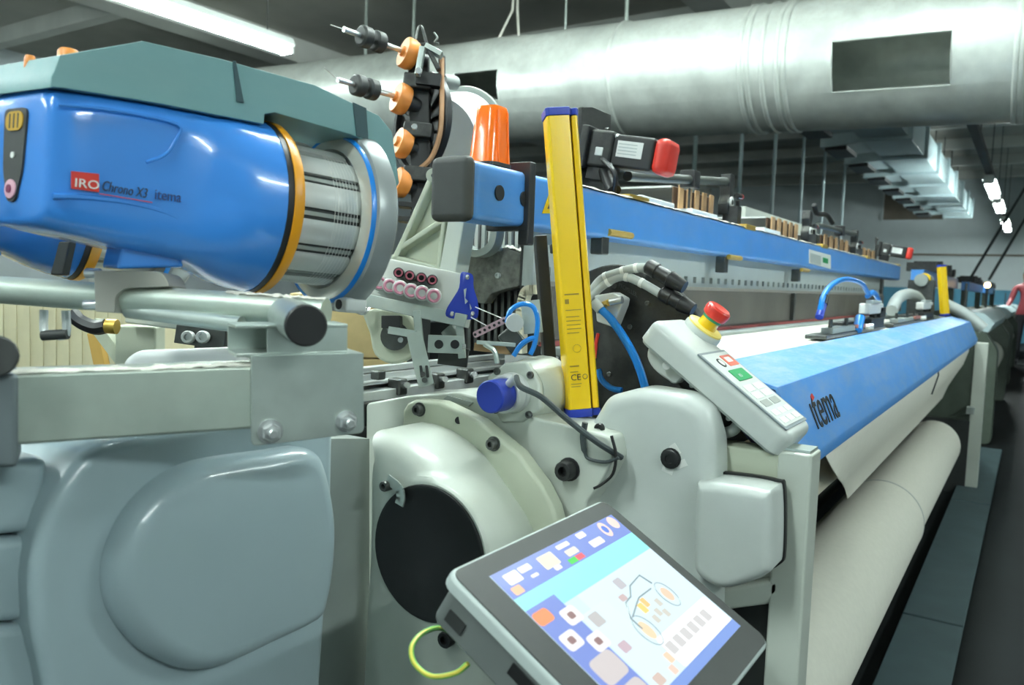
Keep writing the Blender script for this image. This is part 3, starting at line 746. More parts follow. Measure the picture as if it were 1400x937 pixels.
# drum with finger segments
m_drum = mat('drum_metal', (206, 210, 208), .28, metal=.35, var=.05)
dr = B().lathe(fo, fa, [(.008, .05), (.008, .076), (.108, .076), (.112, .072), (.112, .05)], 56, fu).obj('drum', mat('drum_core', (52, 55, 55), .5, metal=.3), fd, label='silver drum made of finger segments')
for k in range(12):
    q = math.radians(k * 30 + 12)
    st = []
    for t in (.01, .096, .101):
        hw = math.radians(10.2)
        st.append([fp(t, math.cos(q + hw * j) * r_, math.sin(q + hw * j) * r_) for r_, j in ((.0795, -1), (.0815, -.5), (.0815, .5), (.0795, 1), (.072, 1), (.072, -1))])
    B().loft(st).obj('finger', m_drum, dr)
for k in range(12):
    q = math.radians(k * 30 + 27)
    B().loft([[fp(t, math.cos(q + j) * r_, math.sin(q + j) * r_) for r_, j in ((.0775, -.03), (.0775, .03), (.072, .03), (.072, -.03))] for t in (.01, .1)]).obj('slot_bar', m_plastd, dr)
B().lathe(fo, fa, [(.1, .074), (.1, .0815), (.113, .079), (.114, .07), (.114, .05)], 56, fu).obj('drum_nose', m_drum, dr)
b = B()
for k in range(8): b.tube([fp(.058 + k * .0042, math.cos(q_) * .0817, math.sin(q_) * .0817) for q_ in (i * math.pi / 24 for i in range(48))], .0003, 4, True)
b.obj('yarn_winding', m_white, dr)
B().lathe(fo, fa, [(.094, .083), (.090, .086), (.092, .094), (.095, .1005)], 56, fu).obj('brake_ring', mat('ring_metal', (212, 214, 206), .2, metal=.4, var=.05), fd)
B().lathe(fo, fa, [(.095, .1), (.093, .1025), (.096, .1045), (.101, .1045)], 56, fu).obj('blue_ring', m_hose, fd)
B().lathe(fo, fa, [(.098, .1035), (.1, .1085), (.108, .112), (.122, .112), (.126, .108), (.126, .088), (.094, .083)], 56, fu).obj('front_ring', mat('ring_grey', (150, 156, 156), .35, metal=.3, var=.04), fd)
p = fp(.11, .045, -.103); B().box(p, (.03, .03, .018), (fa, fs, fu)).obj('ring_lug', m_alu, fd, bevel=.004)
B().cyl(p - fa * .0155, p - fa * .017, .006).obj('lug_hole', m_black, fd)
# teal top shell
to = [(-70, 92), (0, 90), (75, 82), (195, 56), (300, 80), (430, 116), (518, 158), (536, 180), (546, 250), (536, 266), (527, 245), (520, 203), (480, 184), (376, 154), (362, 156), (361, 170), (220, 142), (90, 114), (0, 122), (-70, 126)]
P = [fpx(x, y, .054) for x, y in to]
P[0] = fp(-.228, .054, .083); P[-1] = fp(-.228, .054, .073); P[1] = fp(-.226, .054, .088); P[-2] = fp(-.2265, .054, .074)
P[2] = fp(-.222, .054, .104); P[-3] = fp(-.218, .054, .0755)
Pf = []
for p in P:
    d = p - fo; t, u_ = d.dot(fa), d.dot(fu); Pf.append(fp(sk(t, -.054), -.054, u_))
B().loft([P, Pf]).obj('top_shell', m_teal, fd, bevel=.009, seg=3, sharp=24)
for (xa_, ya_), (xb2, yb2), (xc_, yc_), (xd_, yd_) in (((318, 83), (322, 84), (333, 141), (323, 139)), ((482, 140), (500, 148), (503, 191), (487, 186))):
    B().prism([fpx(xa_, ya_, .0542), fpx(xb2, yb2, .0542), fpx(xc_, yc_, .0542), fpx(xd_, yd_, .0542)], fs * .0012).obj('shell_groove', mat('teal_dark', (44, 74, 80), .5), fd)
# panel on the back end
e0, e1 = fp(sk(-.2262, -.05), -.05, 0), fp(sk(-.2262, .05), .05, 0)
es_ = (e1 - e0).normalized(); en = es_.cross(fu)
if en.dot(fa) > 0: en = -en
ec = (e0 + e1) / 2
def ep(h, s_, u_): return ec + es_ * s_ + fu * u_ + en * h
pn_ = B().prism(roundpoly([ep(-.002, s_ * 1.15, u_) for s_, u_ in ((-.017, .058), (.017, .058), (.014, .0), (.006, -.03), (-.006, -.03), (-.014, .0))], .008), en * .004).obj('control_panel', m_charcoal, fd, label='dark strip with yellow display and round pink button')
B().prism(rrect(ep(.002, 0, .046), es_, fu, .029, .018, .008), en * .001).obj('display', mat('display_yellow', (190, 150, 40), .4), pn_)
for k in (-1, 0, 1): B().prism(rrect(ep(.003, k * .007, .046), es_, fu, .0018, .014, .0008), en * .0004).obj('display_bar', m_charcoal, pn_)
B().lathe(ep(.002, 0, -.018), en, [(0, .009), (.0015, .009), (.002, .006), (.002, 1e-6)], 20, fu).obj('button', mat('button_pink', (214, 164, 180), .4), pn_)
B().lathe(ep(.002, 0, -.018), en, [(.002, .004), (.003, .004), (.003, 1e-6)], 16, fu).obj('button_centre', mat('button_dark', (120, 50, 80), .4), pn_)
B().lathe(ep(.002, 0, .014), en, [(0, .003), (.001, .003), (.001, 1e-6)], 12, fu).obj('indicator', m_white, pn_)
# side: recess outline, badge, lettering, foot
sS = .0590
bdg = B().prism([fpx(97, 234, sS - .002), fpx(135, 238, sS - .002), fpx(135, 263, sS - .002), fpx(97, 258, sS - .002)], fs * .0012).obj('red_badge', m_red, fd)
text('IRO', .0115, fpx(101, 255, sS) , (fpx(133, 259, sS) - fpx(101, 255, sS)), fu, m_white, bdg, sx=1.15)
def ftxt(s, px0, py0, px1, py1, size, sx, shear, mt):
    a_, c_ = fpx(px0, py0, sS + .0006), fpx(px1, py1, sS + .0006); return text(s, size, a_, c_ - a_, fu, mt, fd, sx=sx, shear=shear)
ftxt('Chrono X3', 138, 260, 206, 272, .0136, .66, .25, m_black)
ftxt('itema', 211, 272, 250, 277, .0145, .82, 0, mat('ink_blue', (40, 60, 110), .5))
B().tube([fpx(136, 265, sS), fpx(208, 277, sS)], .0005, 5).obj('red_underline', m_red, fd)
rc = [fpx(x, y, .0572) for x, y in ((80, 143), (160, 152), (242, 170), (238, 195), (225, 212), (200, 222))]
B().tube(cat(rc, 4), [.0016] * 21, 6).obj('moulded_ridge', m_fblue, fd)
lr = [fpx(x, y, .055) for x, y in ((72, 268), (120, 270), (180, 278), (230, 292), (268, 312))]
B().tube(cat(lr, 4), .0028, 6).obj('moulded_ridge', m_fblue, fd)
ft = [fpx(x, y, .03) for x, y in ((168, 334), (240, 338), (254, 366), (160, 368))]
B().prism(ft, fs * -.05).obj('foot', m_fblue, fd, bevel=.004)
kn = B()
for px, py, r_ in ((95, 58, .010), (42, 66, .005)):
    p = fpx(px, py, .0); kn = B().lathe(p - fu * .02, fu, [(0, r_), (.010, r_), (.013, r_ * .8), (.013, 1e-6)], 16); kn.obj('orange_knob', m_orange, fd)
shift = PD(105, 280, 1.06) - fo
f2 = copy_tree(fd, shift, None, 'second blue weft feeder mostly hidden behind and left of the big one')
rd_ = thing('stem_post', 'dark square stem holding the hidden feeder behind the rail', 'stem', PD(80, 372, .98))
B().prism([PD(80, 330, .96), PD(96, 330, .96), PD(86, 376, .96), PD(68, 376, .96)], FWD * .015).obj('stem', m_charcoal, rd_, bevel=.002)
hk = thing('wire_hanger', 'small grey U shaped hanger below the feeder rail', 'hanger', PD(75, 462, .86))
B().tube(cat([PD(60, 424, .87), PD(61, 455, .87), PD(75, 459, .87), PD(90, 457, .87), PD(90, 425, .87)], 4), .0045, 8).obj('loop', m_alu, hk)
B().cyl(PD(58, 459, .868), PD(93, 457, .868), .0055, n=10).obj('pin', m_charcoal, hk)
# ================================================================= OPERATOR TERMINAL
tw, tv = EX, V((0, -math.cos(math.radians(30.2)), -math.sin(math.radians(30.2)))); tn = V((0, -math.sin(math.radians(30.2)), math.cos(math.radians(30.2))))
TO = V((.547, .414, .946)); TWD, THT = .307, .236
def tp(x, y, h=0): return TO + tw * x + tv * y + tn * h
tm = thing('operator_terminal', 'grey touchscreen terminal with a lit screen showing a loom diagram', 'terminal', tp(.15, .2, -.06))
m_bez = mat('bezel_grey', (46, 48, 47), .55, var=.05, scale=30)
m_rim = mat('bezel_rim', (176, 186, 184), .35, var=.03)
m_body = mat('terminal_body', (104, 110, 108), .5, var=.05, scale=20)
B().prism(rrect(tp(TWD / 2, THT / 2, -.052), tw, tv, TWD - .012, THT - .012, .012), tn * .045).obj('housing', m_body, tm, bevel=.003)
plump([p for p in rrect(tp(TWD / 2, THT / 2, .0), tw, tv, TWD, THT, .014)], -tn * .012, .004, 'rim', m_rim, tm)
B().prism(rrect(tp(TWD / 2, THT / 2, -.001), tw, tv, TWD - .007, THT - .007, .011), tn * .0022).obj('bezel', m_bez, tm, bevel=.0008)
def tpx(px, py, h=.001):
    r = ray(px, py); k = (TO + tn * h - CAM).dot(tn) / r.dot(tn); p = CAM + r * k; d = p - TO; return d.dot(tw), d.dot(tv)
sA, sB, sC = tpx(675, 795), tpx(830, 700), tpx(1012, 857)
sx0, sx1 = sA[0], (sB[0] + sC[0]) / 2; sy0, sy1 = (sA[1] + sB[1]) / 2, sC[1]
SWd, SHt = sx1 - sx0, sy1 - sy0
def ui(rgb, es=1.05):
    return mat('screen_%d_%d_%d' % rgb, (20, 20, 20), .3, var=0, emit=rgb, es=es)
def sp(u, v, h): return tp(sx0 + SWd * u, sy0 + SHt * v, h)
scr_ = B().prism([sp(0, 0, .001), sp(1, 0, .001), sp(1, 1, .001), sp(0, 1, .001)], tn * .0006).obj('screen', ui((205, 232, 240)), tm, label='lit screen with blue bars and a loom drawing')
LV = [.0017]
def q(u0, v0, u1, v1, rgb, r=0, name='screen_patch'):
    LV[0] += .000012
    P = [sp(u0, v0, LV[0]), sp(u1, v0, LV[0]), sp(u1, v1, LV[0]), sp(u0, v1, LV[0])]
    if r: P = roundpoly(P, r * SWd, 3)
    B().prism(P, tn * .00005).obj(name, ui(rgb), scr_)
def ell(u, v, ru, rv, rgb, w_=0, rot=0, name='screen_drawing'):
    LV[0] += .000012
    pts = []
    for i in range(24):
        a = 2 * math.pi * i / 24; x, y = ru * math.cos(a), rv * math.sin(a); pts.append(sp(u + x * math.cos(rot) - y * math.sin(rot), v + x * math.sin(rot) + y * math.cos(rot), LV[0]))
    if w_:
        B().tube(pts, w_, 5, True).obj(name, ui(rgb), scr_)
    else: B().prism(pts, tn * .00005).obj(name, ui(rgb), scr_)
q(0, 0, 1, .17, (122, 144, 214), name='title_bar'); q(0, .17, 1, .32, (150, 236, 238), name='cyan_bar'); q(0, .25, .2, 1, (122, 144, 214), name='button_column')
q(.3, .32, 1, .94, (214, 238, 246), name='diagram_area'); q(.21, .42, .42, .98, (216, 240, 246), .02); q(.45, .74, .99, .94, (250, 254, 255), .02)
q(0, .94, 1, 1, (126, 156, 220), name='status_bar')
for u, v, w_, h, c in ((.05, .03, .09, .07, (250, 250, 240)), (.15, .03, .08, .04, (240, 240, 230)), (.03, .11, .06, .05, (250, 190, 150)), (.18, .1, .05, .02, (240, 240, 240)), (.29, .03, .11, .09, (250, 244, 200)), (.33, .12, .05, .03, (235, 240, 250)), (.45, .02, .1, .03, (245, 245, 235)), (.47, .07, .09, .045, (236, 230, 210)), (.63, .01, .07, .04, (245, 245, 245)), (.66, .09, .11, .05, (236, 236, 250))): q(u, v, u + w_, v + h, c, .008, 'icon')
q(.44, .125, .5, .16, (80, 214, 90)); q(.5, .125, .56, .16, (244, 100, 110))
ell(.85, .07, .035, .06, (244, 214, 206)); ell(.85, .07, .02, .03, (90, 130, 220)); ell(.95, .055, .035, .05, (244, 214, 206))
q(.0, .28, .1, .36, (252, 150, 100), .02, 'icon_button')
for u, v in ((.13, .34), (.02, .44), (.13, .52)):
    q(u, v, u + .1, v + .1, (240, 240, 240), .02, 'icon_button'); q(u + .03, v + .03, u + .07, v + .07, (150, 120, 120), .01, 'icon')
for u, v in ((.03, .62), (.03, .8)): q(u, v, u + .16, v + .15, (206, 200, 200), .03, 'icon_button')
q(.24, .44, .31, .52, (190, 190, 190), .01, 'icon'); q(.24, .64, .3, .7, (200, 180, 190), .01, 'icon'); q(.24, .86, .3, .92, (210, 190, 180), .01, 'icon')
q(.55, .36, .61, .43, (190, 190, 196), .01, 'icon'); q(.49, .45, .54, .49, (200, 180, 180), .01, 'icon')
g = (150, 170, 176)
ell(.46, .68, .055, .1, g, .0006); ell(.46, .68, .03, .06, (240, 214, 180)); ell(.78, .6, .05, .09, g, .0006); ell(.78, .6, .03, .05, (240, 206, 180))
for pts in (((.44, .58), (.5, .5), (.56, .49), (.62, .44), (.74, .42), (.76, .5)), ((.46, .58), (.55, .54), (.6, .52), (.72, .52)), ((.44, .58), (.44, .66))):
    LV[0] += .000012; B().tube([sp(u, v, LV[0]) for u, v in pts], .0009, 5).obj('screen_drawing', ui((130, 150, 156)), scr_)
q(.54, .545, .58, .61, (252, 214, 130), .005); q(.585, .53, .62, .59, (250, 200, 130), .005)
for u, v in ((.55, .64), (.6, .62), (.66, .58), (.64, .65)): q(u, v, u + .035, v + .05, (206, 206, 196), .004)
for k in range(6): q(.46 + k * .075, .79, .515 + k * .075, .86, (206, 206, 206), .006, 'icon')
q(.4, .82, .44, .88, (244, 208, 180), .006, 'icon'); q(.36, .88, .4, .93, (236, 206, 190), .006, 'icon')
# slots on its left side
for v in (.11,):
    B().box(tp(.0055, v, -.026), (.002, .035, .012), (tw, tv, tn)).obj('vent_slot', m_black, tm)
B().box(tp(.0055, .03, -.035), (.003, .02, .012), (tw, tv, tn)).obj('side_clip', m_charcoal, tm)
ar = thing('terminal_arm', 'dark support arm carrying the touchscreen terminal', 'arm', (.72, .35, .0))
B().tube(cat([tp(.16, .12, -.053), tp(.16, .14, -.13), V((.72, .42, .60)), V((.72, .44, .0))], 5), .02, 12).obj('arm', m_charcoal, ar)
B().bx(.64, .8, .36, .52, 0, .012).obj('base_plate', m_charcoal, ar)
# earth wire
ew = cat([PD(640, 908, .71), PD(622, 921, .715), PD(590, 925, .72), PD(567, 908, .73), PD(563, 885, .74), PD(578, 866, .76), PD(603, 859, .79), PD(630, 872, .80)], 5)
m_earth = mat('earth_wire_green', (120, 196, 96), .4, var=.05)
# yellow stripe along the wire
tw_ = thing('earth_wire', 'loose curled green and yellow earth wire beside the black opening', 'wire', PD(575, 925, .73))
B().tube(ew, .0026, 8).obj('insulation', m_earth, tw_); B().tube([p - FWD * .0014 + EZ * .0008 for p in ew], .0018, 6).obj('yellow_stripe', mat('earth_yellow', (216, 206, 90), .4), tw_)

# ================================================================= PUSH BUTTON PENDANT
pw = EX; ph = math.radians(35.6); pv = V((0, -math.cos(ph), -math.sin(ph))); pnn = V((0, -math.sin(ph), math.cos(ph)))
PO = V((1.10, .392, 1.105))
def pp(x, y, h=0): return PO + pw * x + pv * y + pnn * h
def ppx(px, py, h=0):
    r = ray(px, py); k = (PO + pnn * h - CAM).dot(pnn) / r.dot(pnn); d = CAM + r * k - PO; return d.dot(pw), d.dot(pv)
pd_t = thing('button_pendant', 'grey push button box with red emergency stop and keypad', 'control box', pp(.05, .1, -.05))
x0_, x1_ = -.012, .110
y0_ = (PX(888, 441, PO.x + x0_) - PO).dot(pv); y1_ = (PX(1077, 608, PO.x + x0_) - PO).dot(pv)
outp = rrect(pp((x0_ + x1_) / 2, (y0_ + y1_) / 2, .0), pw, pv, x1_ - x0_, y1_ - y0_, .018)
plump(outp, -pnn * .036, .012, 'box', m_plast, pd_t, steps=5)
B().prism(rrect(pp((x0_ + x1_) / 2, (y0_ + y1_) / 2, -.040), pw, pv, x1_ - x0_ - .006, y1_ - y0_ - .006, .016), pnn * .006).obj('back_shell', m_plastd, pd_t)
k0, k1, k2 = ppx(958, 487), ppx(991, 482), ppx(1098, 572)
ku0, ku1, kv0, kv1 = k0[0], (k1[0] + k2[0]) / 2, (k0[1] + k1[1]) / 2, k2[1]
def kp(u, v, h=0): return pp(ku0 + (ku1 - ku0) * u, kv0 + (kv1 - kv0) * v, h)
def kq(u0, v0, u1, v1, h, t, mt, name, r=.002, par=None, label=None): return B().prism(roundpoly([kp(u0, v0, h), kp(u1, v0, h), kp(u1, v1, h), kp(u0, v1, h)], r), pnn * t).obj(name, mt, par or pd_t, label=label)
kd = kq(-.05, -.03, 1.05, 1.03, -.001, .0022, mat('keypad_frame', (132, 142, 146), .4), 'keypad_frame')
kpd = kq(0, 0, 1, 1, .001, .0008, mat('keypad_foil', (206, 210, 206), .4), 'keypad', label='pale membrane keypad with red and green keys')
kq(.55, .05, .95, .2, .0018, .0008, mat('key_red', (226, 110, 90), .4), 'red_key', par=kpd); kq(.62, .08, .85, .15, .0026, .0003, m_white, 'key_symbol', par=kpd)
ell_c = kp(.35, .14, .0018); B().lathe(ell_c, pnn, [(0, .009), (.001, .009), (.001, .006), (.0008, 1e-6)], 20).obj('round_key', m_charcoal, kpd); B().lathe(ell_c, pnn, [(.0008, .006), (.0013, .006), (.0013, 1e-6)], 20).obj('key_symbol', m_white, kpd)
kq(.25, .25, .85, .40, .0018, .001, mat('key_green', (40, 150, 90), .4), 'green_key', par=kpd)
text('I/O', .009, kp(.42, .36, .0029), pw, -pv, mat('print_grey', (210, 220, 214), .5), kpd, 'key_symbol')
for v in (.46, .56): 
    for u in (.12, .54): kq(u, v, u + .36, v + .085, .0018, .0006, m_white, 'white_key', par=kpd)
for u in (.12, .54): kq(u, .67, u + .33, .75, .0018, .0006, mat('key_grey', (160, 164, 158), .4), 'grey_key', par=kpd)
for v in (.80, .9):
    for u in (.1, .4, .7): kq(u, v, u + .24, v + .07, .0018, .0006, m_white, 'white_key', par=kpd)
e0_ = ppx(961, 452, .004); E0 = pp(e0_[0], e0_[1], 0)
B().lathe(E0, pnn, [(-.004, .031), (.006, .031), (.009, .029), (.009, 1e-6)], 32).obj('stop_plinth', m_plast, pd_t)
es = B().lathe(E0, pnn, [(.009, .0295), (.0115, .0295), (.0125, .028), (.0125, 1e-6)], 32).obj('stop_ring', mat('stop_yellow', (236, 214, 110), .4), pd_t)
B().lathe(E0, pnn, [(.0125, .0155), (.026, .0145), (.026, 1e-6)], 24).obj('stop_collar', m_yellow, es)
B().lathe(E0, pnn, [(.026, .0155), (.030, .0155), (.030, 1e-6)], 24).obj('green_band', mat('stop_green', (60, 160, 110), .4), es)
B().lathe(E0, pnn, [(.030, .0165), (.032, .019), (.041, .0205), (.046, .0195), (.0485, .0165), (.0475, .012), (.0475, 1e-6)], 28).obj('stop_button', m_red, es)
br = thing('pendant_bracket', 'grey hinged bracket under the push button box', 'bracket', PX(930, 560, 1.12))
B().prism(cat(pol([(887, 470), (884, 488), (893, 505), (912, 520), (925, 525), (948, 500)], PX, 1.115), 3) , (.05, 0, 0)).obj('shell', m_plast, br, bevel=.004)
B().cyl(PX(911, 500, 1.10), PX(911, 500, 1.115), .006).obj('screw', m_white, br)
B().prism(pol([(920, 515), (935, 508), (1005, 575), (995, 600), (975, 600)], PX, 1.135), (.04, 0, 0)).obj('plate', m_blackm, br, bevel=.003)
B().tube(cat(pol([(968, 590), (985, 593), (1003, 588), (1010, 575), (1003, 565)], PX, 1.12), 4), .008, 10).obj('cable_loop', m_plastd, br)
for px, py in ((946, 527), (996, 572), (999, 590)): B().cyl(PX(px, py, 1.118), PX(px, py, 1.13), .004).obj('screw', m_white, br)
B().cyl(PX(920, 531, 1.118), PX(920, 531, 1.14), .006).obj('pivot_pin', m_black, br)
B().cyl(PX(920, 540, 1.13), PX(920, 600, 1.13), .01, n=12).obj('stem', m_plastd, br)

# ================================================================= LIGHT CURTAIN
def light_curtain(Bp, Tp, lab, grp='light curtains at the loom ends', detail=True):
    t = thing('light_curtain', lab, 'light curtain', Bp, grp)
    k = (Tp - Bp).normalized(); L = (Tp - Bp).length
    wv = hdir(82); wv = (wv - k * wv.dot(k)).normalized(); dv = k.cross(wv)
    if dv.dot(FWD) < 0: dv = -dv
    def lp(a, b2, h): return Bp + wv * a + dv * b2 + k * h
    def prof(pts, h0, h1, name, mt, par=t, bev=0): return B().prism([lp(x, y, h0) for x, y in pts], k * (h1 - h0)).obj(name, mt, par, bevel=bev)
    main = [(-.019, .004), (-.016, .0), (.014, 0), (.016, .003), (.016, .034), (-.019, .034)]
    strip = [(.019, .006), (.026, .004), (.029, .008), (.029, .034), (.019, .034)]
    prof(main, .012, L - .012, 'profile', m_yellow, bev=.0012); prof(strip, .012, L - .012, 'side_profile', m_yellow, bev=.001)
    prof([(.0155, .012), (.0195, .012), (.0195, .033), (.0155, .033)], .012, L - .012, 'groove', m_black)
    for h0, h1 in ((0, .0125), (L - .0125, L)):
        prof([(-.0205, .003), (-.017, -.0012), (.0145, -.0012), (.0175, .0015), (.0175, .0355), (-.0205, .0355)], h0, h1, 'end_cap', m_dblue, bev=.0015)
        prof([(.0165, .005), (.0275, .003), (.0305, .007), (.0305, .0355), (.0165, .0355)], h0 + .001, h1 - .001, 'end_cap', m_dblue, bev=.0015)
    if detail:
        for a_ in (-.012, -.001, .011): prof([(a_, .006), (a_ + .005, .006), (a_ + .005, .02), (a_, .02)], -.004, 0, 'pin', m_white)
        ink = mat('curtain_ink', (150, 118, 10), .4)
        rows = [(.183, .022, .002), (.170, .006, .007), (.160, .024, .0012), (.150, .020, .0012), (.144, .022, .0012), (.138, .021, .0012), (.132, .022, .0012), (.126, .018, .0012), (.076, .014, .002), (.068, .012, .0012), (.05, .016, .001), (.046, .014, .001)]
        for h, w_, tt in rows: prof([(-.013, -.0004), (-.013 + w_, -.0004), (-.013 + w_, .001), (-.013, .001)], h, h + tt, 'print_line', ink)
        B().tube([lp(.0 + .006 * math.cos(q_), -.0002, .103 + .006 * math.sin(q_)) for q_ in (i * math.pi / 8 for i in range(16))], .0003, 4, True).obj('print_circle', ink, t)
        text('CE', .013, lp(-.013, -.0006, .056), wv, k, mat('ink_black', (60, 48, 10), .5), t, 'print_mark')
        B().tube([lp(.009 + .0035 * math.cos(q_), -.0002, .0605 + .0035 * math.sin(q_)) for q_ in (i * math.pi / 8 for i in range(16))], .0005, 4, True).obj('print_circle', mat('ink_black', (60, 48, 10), .5), t)
        prof([(-.006, .01), (.008, .01), (.008, .024), (-.006, .024)], -.03, 0, 'plug', m_plastd)
        B().cyl(lp(.001, .017, -.028), lp(.003, .017, -.055), .006, n=12).obj('cable_end', m_black, t)
    return t
LB, LT = PX(796, 571, 1.055), PX(764, 146, 1.055)
light_curtain(LB, LT, 'tall yellow light curtain bar with blue end caps in the centre')
mb = thing('curtain_mount', 'black mounting bar beside the yellow light curtain', 'bar', PX(752, 580, 1.08))
kk = (LT - LB).normalized(); a0, a1 = PX(753, 584, 1.085), PX(743, 322, 1.085)
wv = hdir(82); wv = (wv - kk * wv.dot(kk)).normalized(); dv = kk.cross(wv)
B().box((a0 + a1) / 2, (.019, .022, (a1 - a0).length), (wv, dv, kk)).obj('bar', m_black, mb, bevel=.002)
B().box(PX(757, 562, 1.075), (.034, .03, .045), (wv, dv, kk)).obj('foot', m_black, mb, bevel=.003)
B().box(PX(762, 340, 1.078), (.022, .012, .014), (wv, dv, kk)).obj('upper_clip', m_charcoal, mb, bevel=.002)
B().box(PX(768, 505, 1.075), (.018, .012, .014), (wv, dv, kk)).obj('lower_clip', m_charcoal, mb, bevel=.002)
lf = thing('foot_block', 'small grey foot block under the yellow light curtain', 'block', PX(800, 610, 1.0))
B().box(PX(806, 592, 1.03), (.04, .045, .014)).obj('block', m_cast, lf, bevel=.003)
bolt(PX(821, 585, 1.02), -EX, .007, 'screw', lf, m_black)
B().tube(cat(pol([(800, 578), (797, 598), (800, 620), (806, 628), (828, 632), (846, 626)], PX, .985), 4), [.0045] * 8 + [.0025] * 13, 8).obj('cable', m_cable, lf)
fe = V((5.62, .33, 1.08)); p = PX(1294, 432, 5.62); p2 = PX(1289, 362, 5.62)
light_curtain(p, p2, 'distant narrow light curtain bar at the far end of the front cover', detail=False)

# ================================================================= ENCODER with blue cap
en_ = thing('rotary_encoder', 'encoder with round blue cap and dark cable on the housing', 'encoder', PX(690, 570, .96))
ec = PX(669, 543, .925); 
B().lathe(ec, EX, [(0, .0215), (.002, .0235), (.034, .0235), (.036, .022)], 32, EZ).obj('blue_cap', m_dblue, en_)
B().lathe(ec, EX, [(.034, .026), (.036, .028), (.052, .028), (.054, .03), (.062, .03)], 32, EZ).obj('body', m_alu, en_)
ex = ec + EX * .062
oct_ = [ex + EY * (math.cos(q_) * r_) + EZ * (math.sin(q_) * r_) for q_, r_ in ((math.radians(22.5 + 45 * i), .046 if i % 2 else .052) for i in range(8))]
B().prism(oct_, (.013, 0, 0)).obj('flange', m_cast, en_, bevel=.004)
B().lathe(ex + EX * .013, EX, [(0, .045), (.07, .05), (.08, .05)], 32, EZ).obj('housing', m_cast, en_)
for i in range(4):
    q_ = math.radians(45 + 90 * i); bolt(ex + EY * math.cos(q_) * .041 + EZ * math.sin(q_) * .041, -EX, .0055, 'bolt', en_, h=.004)
sk_ = ec + V((.022, -.018, .018)); B().cyl(sk_, sk_ + V((-.004, -.014, .012)), .006, n=12).obj('connector', m_alu, en_)
cb_ = cat([sk_ + V((-.004, -.014, .012)), PX(712, 529, .93), PX(740, 543, .94), PX(775, 573, .95), PX(815, 604, .965), PX(850, 626, 1.0)], 5)
B().tube(cb_, .0042, 8).obj('cable', m_cable, en_)

# ================================================================= ORANGE BEACON on the beam end
m_amber = mat('amber_lens', (244, 110, 12), .22, var=.05, scale=15, spec=.5, coat=.3, emit=(244, 120, 20), es=.12)
bcn = thing('warning_beacon', 'tapered orange warning beacon standing on the blue beam end', 'beacon', (1.14, .838, 1.403))
bc_ = PY(669, 223, .838); bx_, by_ = bc_.x, .838
BS = .86
def bring(w_, d_, z, r): return rrect((bx_ + (z - 1.4) * .04, by_, z), EX, EY, w_ * BS, d_ * BS, r * BS, 4)
zt_ = PY(672, 156, .86).z
hb = zt_ - 1.404
B().loft([bring(.078, .07, 1.408, .02), bring(.070, .064, 1.408 + hb * .5, .02), bring(.062, .058, 1.408 + hb * .92, .02), bring(.054, .05, 1.408 + hb, .016)]).obj('lens', m_amber, bcn, sharp=50)
B().prism(bring(.082, .074, 1.4025, .02), (0, 0, .006)).obj('base', m_charcoal, bcn)
for a_ in (-.015, .015):
    B().loft([rrect((bx_ + a_, by_ - .0304 + i * .0045, z), EX, EY, .004, .003, .001, 2) for i, z in ((0, 1.41), (1, 1.408 + hb * .9))]).obj('lens_rib', m_amber, bcn)
B().bx(xbn - .045, xbn + .02, .85, .87, 1.402, 1.414).obj('wiper_bar', m_blue, ub, bevel=.003)
# ================================================================= WEFT PRESENTER with pink eyelets
wp = thing('weft_presenter', 'grey weft presenter block with two rows of pink eyelets and blue end plate', 'yarn guide', PD(590, 440, 1.3))
pear = [(630, 376), (636, 374), (643, 378), (644, 394), (649, 410), (650, 424), (645, 434), (615, 433), (611, 424), (620, 408), (628, 394)]
PE = cat([PD(x, y, 1.26) for x, y in pear], 3, True)
ext = PD(490, 362, 1.33) - PD(630, 392, 1.26)
B().prism(inset(PE, .96), ext).obj('block', mat('presenter_grey', (202, 204, 198), .35, metal=.2, var=.03), wp, bevel=.002, sharp=50)
B().prism(inset(PE, 1.06), -ext.normalized() * .004).obj('end_plate', m_dblue, wp)
for px, py in ((638, 379), (617, 429), (645, 429)): bolt(PD(px, py, 1.253), -ext.normalized(), .004, 'screw', wp, m_steel, h=.003)
for pts in (((634, 396), (638, 394), (636, 408), (640, 412), (636, 416)), ((642, 415), (645, 422), (643, 424))): B().prism([PD(x, y, 1.2525) for x, y in pts], -FWD * .0005).obj('worn_mark', m_pale, wp)
fn = (CAM - PD(560, 390, 1.28)).normalized()
for px, py in ((545, 373), (560, 377), (576, 380), (591, 383)):
    p = PD(px, py, 1.256 + (591 - px) * .0004); e = B().lathe(p, fn, [(-.03, .0085), (.0, .0085), (.001, .0075)], 20).obj('eyelet', m_black, wp)
    B().lathe(p, fn, [(0, .0068), (.003, .0066), (.003, .0045), (.0, .004)], 20).obj('eyelet_ring', mat('eyelet_red', (170, 90, 105), .35), e); B().lathe(p, fn, [(.0014, .0043), (.0014, 1e-6)], 14).obj('eyelet_core', m_hole, e)
for px, py in ((519, 387), (533, 391), (547, 394), (562, 398), (577, 401), (593, 405)):
    p = PD(px, py, 1.246 + (593 - px) * .0004); e = B().lathe(p, fn, [(-.03, .0125), (.001, .0125), (.003, .011)], 20).obj('eyelet', m_plast, wp)
    B().lathe(p, fn, [(.002, .0105), (.005, .010), (.006, .0085), (.003, .0055)], 20).obj('eyelet_ring', m_pink, e); B().lathe(p, fn, [(.0036, .0056), (.0036, 1e-6)], 14).obj('eyelet_core', m_white, e)
ps = thing('presenter_stand', 'galvanised brackets and dark motor block under the weft presenter', 'bracket', PD(560, 520, 1.28))
